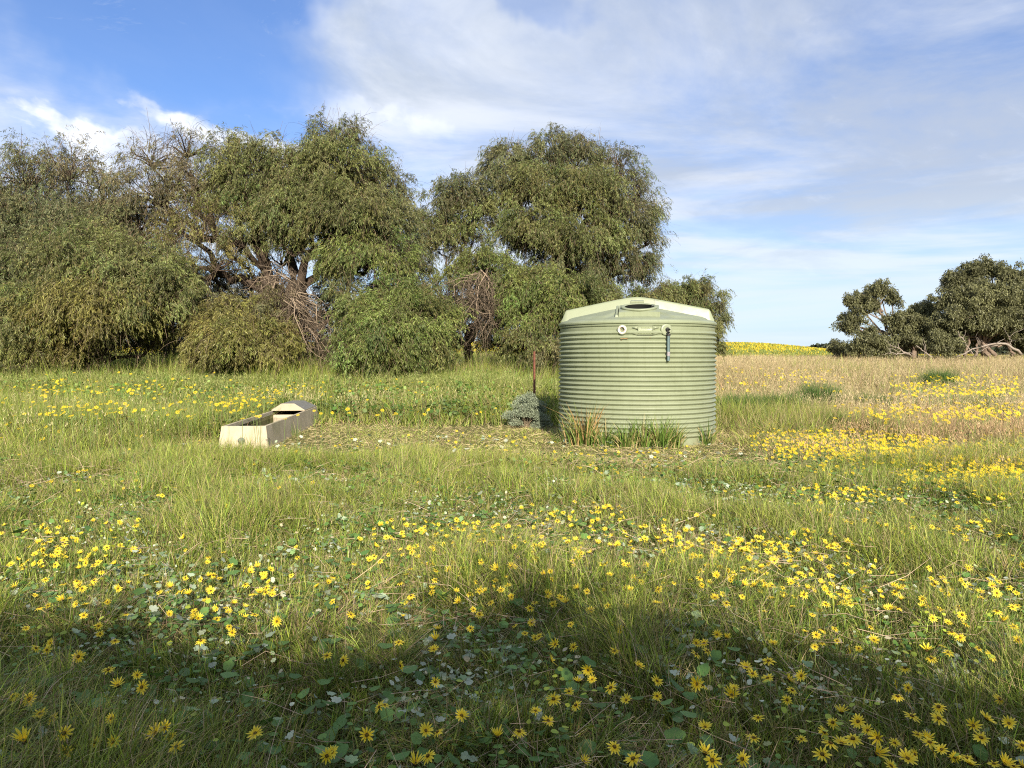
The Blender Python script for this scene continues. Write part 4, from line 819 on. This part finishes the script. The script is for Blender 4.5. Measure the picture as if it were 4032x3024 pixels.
scatter_leaves(900, band(1.8, 9.5, 1.1, .56, 80), (.014, .032), leafshape(6, 18, .34), [(.38, .43, .33), (.30, .37, .25), (.22, .30, .15)], hz_=(.04, .17))
scatter_leaves(16000, band(3.2, 9.5, 1., .47, 88, 1.3), (.006, .018), leafshape(3, 7, .2), [(.46, .50, .38), (.36, .42, .27), (.50, .44, .28), (.28, .34, .18)], (.0, 1.1), (.03, .15), .1)
scatter_leaves(1100, band(9, 15, 1., .50, 80), (.02, .04), leafshape(5, 10, .3), [(.42, .45, .34), (.30, .37, .25)], hz_=(.03, .12))
scatter_leaves(22000, band(1.6, 8.5, 1.1, .50, 83, .9), (.009, .020), leafshape(3, 9, .12), [(.075, .15, .03), (.10, .19, .035), (.13, .23, .05)], (.0, .7), (.03, .15), 0.)
scatter_leaves(3500, band(1.6, 7.5, 1.1, .52, 85, .8), (.022, .042), leafshape(5, 15, .16), [(.085, .17, .04), (.11, .2, .05)], (.0, .8), (.03, .17), .2)
scatter_leaves(5000, band(1.8, 9, 1.1, .60, 87, .6), (.008, .017), leafshape(3, 9, .2), [(.33, .38, .04), (.26, .33, .04)], (.0, .9), (.12, .27), 0.)
def rosette(smp, m, rr):
    def f(n):
        x, y = smp(n // m); k = len(x); a = r_.uniform(0, 6.28, k * m); q = r_.uniform(.3, 1., k * m) * rr; x = np.repeat(x, m) + np.cos(a) * q; y = np.repeat(y, m) + np.sin(a) * q; kk = not_under(x, y); return x[kk], y[kk]
    return f
scatter_leaves(5200, rosette(band(1.8, 9.5, 1.1, .50, 80), 9, .11), (.011, .028), leafshape(6, 18, .34), [(.36, .41, .31), (.27, .34, .22), (.19, .27, .13), (.14, .23, .08)], (.1, 1.), (.05, .17), .3)
def bandc(n):
    x, y = band(6.5, 18, 1., .50, 89, 1.4)(n); k = zones(x, y)['clear'] < .3; return x[k], y[k]
scatter_leaves(20000, rosette(bandc, 14, .2), (.012, .026), leafshape(3, 8, .2), [(.075, .14, .03), (.10, .18, .035), (.16, .22, .06)], (.0, 1.), (.04, .24), 0.)
def smL(n): y = r_.uniform(14, 24, n); x = r_.uniform(-.72, .05, n) * y; k = (zones(x, y)['tall'] > .4) & not_under(x, y); return x[k], y[k]
scatter_leaves(22000, smL, (.02, .045), leafshape(3, 8, .15), [(.07, .14, .03), (.10, .17, .04), (.15, .2, .07)], (.0, 1.), (.05, .45), 0.)
def spot(px, py, rx, ry):
    def f(n):
        a = r_.normal(px, rx, n); b2 = r_.normal(py, ry, n); x, y = on_ground(a, b2, .08, 4032 / 2212); k = not_under(x, y); return x[k], y[k]
    return f
SILV = [(.34, .39, .28), (.28, .33, .22), (.20, .27, .13), (.38, .39, .28)]
for (q1, q2, q3, q4, q5) in ((520, 1320, 110, 50, 700), (380, 1240, 60, 30, 260), (1330, 1230, 170, 60, 700), (1420, 1330, 60, 30, 260), (780, 1090, 60, 25, 200), (1000, 1430, 60, 50, 300), (1560, 1120, 90, 40, 350), (2050, 1470, 90, 40, 260), (1130, 1150, 120, 30, 350)):
    scatter_leaves(int(q5 * .42), spot(q1, q2, q3, q4), (.009, .024), leafshape(6, 18, .36), SILV, (.1, 1.2), (.03, .13), .3)
def smW(n): y = r_.uniform(18.0, 25.5, n); x = r_.uniform(-.75, .12, n) * y; k = fbm(x, y, 1.0, 86) + .03 * (y - 22) > .50; return x[k], y[k]
scatter_leaves(30000, rosette(smW, 12, .28), (.012, .032), leafshape(3, 8, .15), [(.09, .17, .035), (.13, .22, .045), (.19, .26, .07)], (.0, 1.3), (.10, .80), 0.)
tag(g.build('ground_cover', M_cover), 'low broad leaves, silvery capeweed leaves and clover between the grasses', 'ground cover', kind='stuff')

# daisies -----------------------------------------------------------------
YEL = np.array((.80, .60, .03)); PALE = np.array((.82, .70, .12))
def petals_geo(r_, npet, rad=.03, droop=0., gap=.0):
    g = Geo(); 
    for k in range(npet):
        a = 2 * math.pi * (k + r_.normal(0, .10)) / npet; l_ = rad * r_.uniform(.86, 1.14); w_ = rad * .125 * r_.uniform(.8, 1.2); up = droop + r_.normal(0, .09)
        er = np.array([math.cos(a), math.sin(a), 0]); et = np.array([-math.sin(a), math.cos(a), 0]); z = np.array([0, 0, 1.])
        st_ = [(.20, .45, 0.), (.45, .95, .02), (.75, 1.0, .04), (1., .30, .03)]; P = []
        for f, wf, bend in st_: c_ = er * l_ * f + z * l_ * (up * f - .10 * f ** 2 * 1.2); P += [c_ - et * w_ * wf, c_ + z * l_ * .02, c_ + et * w_ * wf]
        q = [[i_ * 3 + j_, i_ * 3 + j_ + 1, (i_ + 1) * 3 + j_ + 1, (i_ + 1) * 3 + j_] for i_ in range(3) for j_ in range(2)]
        cols = np.vstack([YEL * [1, .86, 1]] * 3 + [YEL] * 3 + [.5 * YEL + .5 * PALE] * 3 + [PALE] * 3); g.add(P, q, None, cols)
    return g
def disc_geo(rad=.03):
    g = Geo(); g.lathe([(rad * .245, -.002), (rad * .235, .003), (rad * .14, .0055), (.0002, .006)], 12); g.C = [np.where((np.arange(len(g.V[0])) < 24)[:, None], (.035, .018, .008), (.13, .09, .015))]
    g.lathe([(.0004, -.008), (rad * .26, -.006), (rad * .32, -.0015)], 10, col=(.10, .15, .04)); return g
def stem_geo(r_, h, off):
    g = Geo(); t = np.linspace(0, 1, 6)[:, None]; P = np.array([0, 0, 0]) * (1 - t) + np.array([off[0], off[1], h]) * t; P[:, :2] *= t ** .6
    g.tube(P, np.linspace(.0022, .0015, 6), 5, col=(.15, .20, .06), cap=False); return g, P[-1]
CR6 = [(75,1300),(75,1475),(325,1510),(400,1370),(430,1235),(255,1090),(270,1040),(625,1115),(720,955),(495,970),(395,940),(350,900),(500,855),(635,985),(660,1050),(720,1380),(860,1480),(875,1330),(915,1405),(990,1410),(930,1265),(990,1200),(1100,1260),(1165,1320),(1065,1375),(1235,1370),(1345,1405),(1500,1350),(1580,1400),(1430,1510),(1320,1560),(1460,1225),(1640,1240),(1640,1160),(1365,1090),(1355,1010),(1435,1035),(1415,900),(1590,835),(1560,785),(1670,750),(1705,800),(1910,770),(1990,820),(1730,660),(1700,600),(1600,570),(1800,545),(1820,605),(1650,510),(1530,440),(1530,490),(1385,445),(1335,350),(1400,350),(1590,300),(1815,345),(1975,310),(2010,280),(2045,325),(2030,400),(2160,400),(1920,430),(2135,495),(2035,520),(2070,590),(2145,625),(2170,715),(1785,700),(2050,1110),(1960,1245),(1870,1290),(1925,1370),(2110,1275),(2200,1420),(1750,1500),(1830,1505),(1850,1550),(2010,1545),(2080,1550),(1600,1460),(1560,1380),(905,400),(995,415),(1120,390),(795,545),(745,660),(820,680),(865,645),(945,640),(860,735),(960,720),(1185,630),(1205,715),(1050,785),(1105,770),(810,760),(530,740),(215,700),(155,680),(70,735),(15,735),(90,790),(15,810),(330,345),(405,355),(270,270),(320,115),(540,185),(500,205),(680,230),(790,250),(710,275),(640,305),(685,305),(515,345),(595,365),(755,370),(325,425),(195,405),(140,430),(55,350),(40,300),(75,225),(20,1010),(60,1020),(125,1520),(1660,1450),(1480,1480),(1220,1480),(2140,1560),(2200,1565)]
CR5 = [(1175,285),(1105,315),(1105,350),(1190,350),(1145,380),(1040,385),(680,395),(845,390),(830,210),(710,250),(910,180),(880,240),(1010,190),(1075,225),(1120,240),(1215,225),(1240,225),(1475,255),(1485,305),(1430,275),(1545,430),(1720,390),(1455,410),(1455,435),(1370,460),(1215,425),(1075,465),(1745,520),(1985,485),(1855,485),(1990,365),(2010,375),(1875,280),(1970,210),(2100,260),(2200,375),(2190,470),(1340,500),(1495,475),(1580,465),(960,510),(1000,540),(940,635),(1235,620),(1350,600),(1305,670),(1375,700),(1400,690),(1510,745),(1630,760),(1610,610),(1880,615),(1950,650),(1905,790),(1480,855),(1730,915),(1755,980),(1660,995),(1600,1060),(1495,1110),(1645,1150),(1375,1190),(1460,1255),(1880,1035),(1985,1120),(2070,890),(2190,990),(2190,1090),(720,645),(705,715),(695,780),(460,730),(470,885),(705,995),(140,545),(260,375),(85,850),(330,1165),(365,1150),(880,1220),(720,1330),(640,1325),(245,1350),(655,1490),(570,1550),(15,1465),(1700,1530),(1905,1430),(2030,1510),(1120,1365),(1265,1325),(15,460),(20,290),(160,205),(295,155),(335,185),(515,280),(1370,80),(1175,115),(995,45),(1090,70),(1370,165),(1640,215),(1625,185),(1665,165),(1745,135),(1920,85),(2110,35),(2190,40)]
CR4 = [(635,105),(715,95),(600,150),(660,195),(630,215),(535,235),(680,260),(575,200),(415,130),(350,155),(370,210),(230,205),(150,210),(180,180),(75,210),(25,305),(100,360),(305,310),(425,340),(515,320),(530,350),(550,370),(630,315),(615,345),(790,370),(860,335),(235,415),(420,445),(470,440),(510,475),(570,480),(720,460),(320,485),(265,495),(845,540),(660,620),(670,675),(175,635),(340,735),(315,780),(240,770),(770,720),(525,825),(725,915),(920,950),(950,1030),(790,1020),(195,1110),(270,1210),(350,1240),(430,1340),(165,1395),(440,1465),(745,1240),(640,1400),(755,1400),(1045,1340),(1105,1305),(1140,1360),(1180,1430),(1345,720),(1185,395),(1135,540),(1140,365),(1390,195),(1685,405),(1645,565),(1705,545),(1855,590),(1535,625),(1555,665),(1800,325),(1985,100),(2125,355),(1725,225),(1235,30),(430,45),(325,5),(1710,1340),(2190,820),(2190,1490),(90,1090),(560,550)]
sfc = 1300 / 2212; pts = [(x_ * sfc + 2732, y_ * sfc + 2100) for x_, y_ in CR6] + [(x_ * sfc + 1300, y_ * sfc + 2100) for x_, y_ in CR5] + [(x_ * sfc, y_ * sfc + 2100) for x_, y_ in CR4]
pts = np.array(pts); pts = pts[np.argsort(-pts[:, 1])]; indiv, extra = pts[:300], pts[300:]
r_ = np.random.default_rng(140); M_disc = leaf_mat('daisy_centre', 0., .8, .1); M_stem = leaf_mat('daisy_stem', .1, .6, .2)
PM = [petals_geo(r_, n_p, .0305, d_) .build('petals', M_flow) for n_p, d_ in ((13, .05), (14, .22), (12, -.12), (13, .5), (11, .10), (12, 1.3), (10, .8), (13, -.3))]
DM = [disc_geo().build('flower_centre', M_disc)]
for o in PM + DM: COL.objects.unlink(o)
ORD = 'leftmost,second,third,fourth,fifth,sixth,seventh,eighth,ninth,tenth,eleventh,twelfth,thirteenth,fourteenth,fifteenth,sixteenth,seventeenth,eighteenth,nineteenth,twentieth'.split(',')
CX = [0, 500, 1000, 1500, 2050, 2500, 2900, 3250, 3600, 4100]; CN = ['at the left edge', 'left of the trough', 'below the trough', 'right of the trough', 'left of the tank', 'straight below the tank', 'right of the tank', 'below the yellow hill', 'at the right edge']
RY = [0, 2290, 2400, 2540, 2700, 2850, 3100]; RN = ['high in the sunlit grass', 'in the sunlit grass', 'at the edge of the shade', 'in upper shade', 'in the middle shade', 'along the bottom']
cellof = [(int(np.searchsorted(RY, py_) - 1), int(np.searchsorted(CX, px_, 'right') - 1)) for px_, py_ in indiv]
def zone_label(q):
    r0, c0 = cellof[q]; mates = sorted((indiv[k][0], k) for k in range(len(indiv)) if cellof[k] == (r0, c0)); rk = [k for _, k in mates].index(q)
    o_ = (ORD[rk] + (' from left' if rk else '')) if len(mates) > 1 else 'lone'
    return f'{o_} yellow daisy {RN[r0]}, {CN[c0]}', 'yellow dark-centred daisies in the ' + ('sunlit grass' if r0 < 3 else 'shaded foreground')
for q, (px, py) in enumerate(indiv):
    h = r_.uniform(.17, .25); x, y = on_ground(px, py, h); x, y = float(x), float(y); z = float(gz(x, y)); lb, gp = zone_label(q)
    off = r_.normal(0, .025, 2); sg, tip = stem_geo(r_, h, off); root = empty('daisy', (x - off[0], y - off[1], z)); tag(root, lb, 'flower', gp)
    sg.build('stem', M_stem, root)
    s_ = r_.uniform(.68, 1.08) * (1.0 if py > 2560 else .86); tl_ = R(float(np.clip(r_.normal(36, 20), 5, 85))); fz = r_.normal(0, .7)
    rot = (Matrix.Rotation(fz, 4, 'Z') @ Matrix.Rotation(tl_, 4, 'X') @ Matrix.Rotation(r_.uniform(0, 6.28), 4, 'Z')).to_euler()
    for src in (PM[r_.choice(8, p=(.2, .16, .12, .14, .14, .08, .10, .06))], DM[0]):
        o = src.copy(); COL.objects.link(o); o.parent = root; o.location = tip; o.rotation_euler = rot; o.scale = (s_, s_, s_)
# the rest of the daisies: one object
g = Geo(); r_ = np.random.default_rng(141)
hi = [petals_geo(r_, n_p, .030, d_) for n_p, d_ in ((12, .05), (13, .4), (11, -.15), (12, .9))]; hid = disc_geo()
def merge(gg): return np.vstack(gg.V), np.vstack(gg.Q), np.vstack(gg.C)
hi = [merge(q) for q in hi]; hd = merge(hid)
def rotm(fz, tl_, sp):
    n = len(fz); cz, sz = np.cos(fz), np.sin(fz); ct, st2 = np.cos(tl_), np.sin(tl_); cs_, ss_ = np.cos(sp), np.sin(sp); Mz = np.zeros((n, 3, 3)); Mx = Mz.copy(); Ms = Mz.copy()
    Mz[:, 0, 0] = cz; Mz[:, 0, 1] = -sz; Mz[:, 1, 0] = sz; Mz[:, 1, 1] = cz; Mz[:, 2, 2] = 1; Mx[:, 0, 0] = 1; Mx[:, 1, 1] = ct; Mx[:, 1, 2] = -st2; Mx[:, 2, 1] = st2; Mx[:, 2, 2] = ct
    Ms[:, 0, 0] = cs_; Ms[:, 0, 1] = -ss_; Ms[:, 1, 0] = ss_; Ms[:, 1, 1] = cs_; Ms[:, 2, 2] = 1; return Mz @ Mx @ Ms
def put(x, y, h, size, lod):
    n = len(x)
    if not n: return
    z = gz(x, y) + h; Mr = rotm(r_.normal(0, .6, n), np.radians(np.clip(r_.normal(32, 16, n), 0, 85)), r_.uniform(0, 6.28, n)); C = np.stack([x, y, z], 1)
    if lod == 0:
        w_ = r_.integers(0, 4, n)
        for k in range(4):
            s2 = w_ == k
            for (V, Q_, Cc) in (hi[k], hd): 
                VV = np.einsum('nij,vj->nvi', Mr[s2], V) * size[s2][:, None, None] + C[s2][:, None, :]; m = len(V); QQ = (Q_[None] + (np.arange(s2.sum()) * m)[:, None, None]).reshape(-1, 4); g.add(VV.reshape(-1, 3), QQ, None, np.tile(Cc, (s2.sum(), 1)))
    else:
        m = 7; t = np.arange(m) * 2 * math.pi / m; T_, P = [], [np.array([0, 0, -.002])]
        for k in range(m): P += [np.array([math.cos(t[k] - .25), math.sin(t[k] - .25), 0]) * .029, np.array([math.cos(t[k] + .25), math.sin(t[k] + .25), 0]) * .029]; T_.append([0, 1 + 2 * k, 2 + 2 * k])
        b0 = len(P); P += [np.array([math.cos(u), math.sin(u), 0]) * .0065 + [0, 0, .003] for u in np.arange(5) * 1.2566]; T_ += [[b0, b0 + 1, b0 + 2], [b0, b0 + 2, b0 + 3], [b0, b0 + 3, b0 + 4]]
        P = np.array(P); T_ = np.array(T_); Cc = np.vstack([np.tile(YEL, (b0, 1)), np.tile((.22, .13, .02) if lod == 1 else (.6, .40, .03), (5, 1))]); VV = np.einsum('nij,vj->nvi', Mr, P) * size[:, None, None] + C[:, None, :]; g.add(VV.reshape(-1, 3), None, (T_[None] + (np.arange(n) * len(P))[:, None, None]).reshape(-1, 3), np.tile(Cc, (n, 1)))
    # stems
    Ps = np.stack([np.stack([x + r_.normal(0, .03, n), y + .03, gz(x, y)], 1), C], 1); s_ = np.tile([.0015, 0, 0], (n, 1)) * (1 + y / 10)[:, None]; VS = np.stack([Ps[:, 0] - s_, Ps[:, 0] + s_, Ps[:, 1] + s_, Ps[:, 1] - s_], 1) - [0, 0, .004]; g.add(VS.reshape(-1, 3), np.arange(n * 4).reshape(-1, 4), None, (.14, .19, .06))
hx = r_.uniform(.14, .2, len(extra)); ex, ey = on_ground(extra[:, 0], extra[:, 1], hx); put(ex, ey, hx, r_.uniform(.8, 1.05, len(ex)), 0)
def patch(n, x0, x1, y0, y1, thr, h=(.10, .2), seed=90, sc_=1.2, k2=4032 / 2212, slope=0., size=(.55, .95)):
    """flowers of a stretch of paddock given by where it lies in the view; thinned into drifts by noise on the ground"""
    m_ = n * 4; px = r_.uniform(x0, x1, m_) * k2; py = (r_.uniform(y0, y1, m_)) * k2 + slope * (px - (x0 + x1) / 2 * k2); hh = r_.uniform(*h, m_); x, y = on_ground(px, py, hh)
    ed = np.minimum.reduce([(px / k2 - x0) / (x1 - x0), (x1 - px / k2) / (x1 - x0) + (x1 > 2150), ((py - slope * (px - (x0 + x1) / 2 * k2)) / k2 - y0) / (y1 - y0), (y1 - (py - slope * (px - (x0 + x1) / 2 * k2)) / k2) / (y1 - y0)])
    keep = (ed * 4 + .1 > r_.random(m_)) & (fbm(x, y, sc_, seed) + r_.normal(0, .085, m_) > thr) & not_under(x, y) & ((hh < .3) | (zones(x, y)['clear'] < .15)); x, y, hh = x[keep][:n], y[keep][:n], hh[keep][:n]; d_ = y; s2 = r_.uniform(*size, len(x))
    for lod, kk in ((0, d_ < 8), (1, (d_ >= 8) & (d_ < 15)), (2, d_ >= 15)): put(x[kk], y[kk], hh[kk], s2[kk] * (1 + .012 * np.maximum(d_[kk] - 8, 0)), lod)
patch(520, 0, 960, 818, 905, .53, (.52, .80), 91, 1.5, size=(.8, 1.2)); patch(100, 60, 520, 800, 860, .50, (.6, .95), 92, 1.1, size=(.8, 1.3)); patch(110, 440, 640, 850, 900, .46, (.5, .7), 94, .7, size=(.8, 1.2)); patch(70, 0, 420, 870, 930, .50, (.3, .45), 93, 1.2, size=(.8, 1.1))
patch(60, 0, 480, 880, 960, .52, (.2, .35), 95, 1.4); patch(45, 1020, 1210, 850, 900, .50, (.25, .4), 96); patch(40, 1200, 1215, 800, 860, .3, (.3, .45), 97)
patch(130, 700, 1560, 955, 1060, .52, (.06, .14), 98, 1.0); patch(50, 650, 1200, 930, 990, .50, (.06, .12), 99, .8); patch(40, 0, 700, 960, 1100, .52, (.14, .24), 100, .9)
patch(1700, 1620, 2212, 905, 1005, .43, (.12, .24), 101, 1.6, slope=.05); patch(420, 1900, 2240, 960, 1080, .46, (.12, .24), 102, 1.3); patch(260, 1700, 2212, 985, 1040, .50, (.12, .22), 103, 1.4)
patch(420, 1920, 2200, 805, 856, .50, (.55, .70), 104, 1.5, size=(.9, 1.35)); patch(230, 1800, 2212, 842, 905, .52, (.36, .52), 105, 1.6, size=(1., 1.4)); patch(130, 1560, 1830, 790, 850, .52, (.5, .66), 106, 2., size=(1.1, 1.5)); patch(200, 1900, 2212, 855, 915, .48, (.3, .42), 107, 1.5, size=(1., 1.3))
patch(170, 1480, 2212, 1040, 1120, .52, (.12, .22), 108, .9); patch(230, 700, 2212, 1110, 1200, .44, (.12, .22), 109, .8); patch(170, 900, 1900, 1150, 1290, .44, (.12, .22), 110, .7); patch(60, 0, 330, 1110, 1230, .45, (.14, .22), 111, .6); patch(90, 1500, 2212, 1180, 1330, .50, (.12, .22), 112, .8); patch(50, 1000, 1400, 1080, 1150, .46, (.12, .2), 113, .7); patch(60, 280, 1000, 1180, 1350, .50, (.12, .2), 114, .6)
tag(g.build('daisies', M_flow), 'drifts of yellow capeweed daisies farther out across the paddock', 'flowers', kind='stuff')
# yellow bloom of the far hill
r_ = np.random.default_rng(142); n = 90000; y = r_.uniform(70, 190, n); x = r_.uniform(-.55, .62, n) * y; k = ((fbm(x, y * 3, 26, 4) < .62) & (y > 74 + 4 * vnoise(x, x * 0, 9, 2))) | (r_.random(n) < .05); x, y = x[k], y[k]; n = len(x)
V, Q_, T_, C_ = blades(x, y, r_.uniform(.15, .4, n), r_.uniform(.15, .4, n), r_.uniform(0, .6, n), r_.uniform(0, 6.28, n), np.where((r_.random(n) < .60 - .45 * (np.abs(y - 108 - .1 * x) < 14))[:, None], YEL * [.72, .76, 1.6], (.20, .24, .06)) * r_.uniform(.75, 1.1, (n, 1)), r_, 1)
tag(mk('hill_flowers', V, [T_], M_flow, None, C_), 'sheet of yellow flowers covering the far hill', 'flowers', kind='stuff')

# ------------------------------------------------------------------ tussocks, saltbush, tufts against the tank
def tussock(name, label, loc, n, h, spread, cols, seed, lean=(.15, .7), wd=(.004, .008), group=None, cat='tussock'):
    r_ = np.random.default_rng(seed); x = r_.normal(0, spread, n); y = r_.normal(0, spread * .8, n); z = float(gz(*loc)); hh = r_.uniform(*h, n) * (1 - .35 * np.clip(np.hypot(x, y) / (spread * 2.5), 0, 1)); ld = np.arctan2(y, x) + r_.normal(0, .5, n)
    col = np.array(cols)[r_.integers(0, len(cols), n)] * r_.uniform(.75, 1.25, (n, 1)); V, Q_, T_, C_ = blades(x, y, hh, r_.uniform(*wd, n), r_.uniform(*lean, n), ld, col, r_, 3, z0=np.full(n, -.01)); o = mk(name, V, [Q_, T_], M_grass, None, C_); o.location = (loc[0], loc[1], z); return tag(o, label, cat, group)
RU = [(.06, .12, .03), (.09, .16, .035), (.12, .17, .05)]
for k, (px, py, d_, s_, h_, lb) in enumerate(((2030, 812, 30, .42, .85, 'dark green rush tussock on the tan grass in front of the biggest gum'), (1770, 870, 21, .42, .80, 'largest green rush tussock, in the tan grass right of the tank'), (1885, 868, 20.5, .34, .55, 'green rush tussock beside a yellow flower patch, middle of the right paddock'),
        (1600, 880, 19.5, .55, .60, 'green grass tussock close to the right side of the tank'), (1690, 885, 20, .45, .60, 'green grass tussock second to the right of the tank'), (2160, 868, 22, .36, .50, 'dark green tussock in the orange grass at the right edge'), (1810, 935, 15.5, .22, .42, 'small pale green tuft at the edge of the yellow flowers'))):
    P = at(px, py, d_); tussock('rush_tussock', lb, (P[0], d_), 1500 if s_ > .3 else 500, (h_ * .8, h_ * 1.45), s_ * .72, RU, 200 + k, (.08, .5), (.009, .017), 'green tussocks in the right paddock')
TG = [(.13, .21, .04), (.19, .25, .06), (.40, .33, .14), (.10, .17, .03)]
def rim(px, out=.07):
    """a spot on the ground just outside the tank, where photo column px crosses it"""
    u = (px * 4032 / 2212 - 2016) / F; A = 1 + u * u; Bq = -2 * (u * TX + TY); Cq = TX ** 2 + TY ** 2 - (TR + out) ** 2; y = (-Bq - math.sqrt(max(Bq * Bq - 4 * A * Cq, 0))) / (2 * A); return (u * y, y)
names_ = ['dry-based tall grass clump at the tank foot, left of centre', 'thin green grass clump at the tank foot beside the tall dry clump', 'green grass clump at the tank foot, just left of the middle', 'dark stemmed weed clump at the tank foot, in the middle', 'bushy green grass clump at the tank foot, right of the middle', 'small green clump at the tank foot, right of the bushy one', 'sparse grass stalks at the far right foot of the tank']
for k, (px, s_, h_, n) in enumerate(((1262, .14, .62, 190), (1305, .10, .40, 80), (1355, .09, .40, 90), (1392, .07, .46, 60), (1428, .10, .42, 170), (1455, .07, .40, 90), (1528, .05, .42, 40))):
    P = rim(px, .10 + s_ * .4); tussock('grass_tuft', names_[k], P, int(n * 1.5), (h_ * .4, h_ * 1.75), s_ * .85, TG if k else TG + [(.42, .28, .12)] * 2, 220 + k, (.05, .85), (.012, .026), 'grass clumps along the foot of the tank', 'grass tuft')
P = at(1225, 900, 13.7); tussock('grass_tuft', 'leafy green grass clump at the left foot of the tank', (TX - 1.35, TY - .85), 260, (.12, .42), .16, TG, 240, (.1, .8), (.005, .011), 'grass clumps along the foot of the tank', 'grass tuft')
g_ = at(645, 925, 15.4); tussock('grass_tuft', 'pale green grass clump against the long side of the trough', (-4.27, 15.2), 60, (.15, .42), .07, TG, 241, (.1, .6), (.004, .008), 'grass clumps beside the trough', 'grass tuft')
tussock('grass_tuft', 'thin straw grass in front of the trough end', (-4.75, 13.02), 60, (.12, .32), .20, TG + [(.45, .36, .18)] * 2, 242, (.1, .8), (.004, .007), 'grass clumps beside the trough', 'grass tuft')
# saltbush: grey-green domed shrub
r_ = np.random.default_rng(250); sx, sy = float(at(1136, 870, 17.0)[0]), 17.0; n = 24000; dv = norm(r_.normal(0, 1, (n, 3))); dv[:, 2] = np.abs(dv[:, 2]); lum = 1 + .22 * (np.sin(dv[:, 0] * 9 + 1) * np.cos(dv[:, 1] * 8) + np.sin(dv[:, 2] * 11))
cl0 = norm(r_.normal(0, 1, (46, 3))); cl0[:, 2] = np.abs(cl0[:, 2]) * 1.1; ci = r_.integers(0, 46, n); C = cl0[ci] * np.array([.45, .40, .58]) * r_.uniform(.6, 1.1, 46)[ci][:, None] + dv * [.16, .16, .16] * (r_.random(n) ** .4)[:, None]; ld = norm(dv * .8 + r_.normal(0, .7, (n, 3))); wdv = norm(np.cross(ld, r_.normal(0, 1, (n, 3)))); ll = r_.uniform(.018, .040, (n, 1)); V = np.stack([C, C + ld * ll * .5 + wdv * ll * .2, C + ld * ll, C + ld * ll * .5 - wdv * ll * .2], 1)
root = empty('saltbush', (sx, sy, float(gz(sx, sy)))); tag(root, 'grey-green rounded saltbush growing beside the rusty post', 'shrub')
mk('foliage', V.reshape(-1, 3), [np.arange(n * 4).reshape(-1, 4)], M_cover, root, np.repeat(np.array((.25, .29, .20)) * r_.uniform(.6, 1.3, (n, 1)), 4, 0))
g = Geo()
for k in range(40): d0 = dv[k] * [.42, .4, .52]; g.tube(curve(np.array([0, 0, -.05]), d0, 5, .1, r_), np.linspace(.012, .004, 5), 4, cap=False, col=(.2, .16, .11))
g.build('stems', M_twig, root)
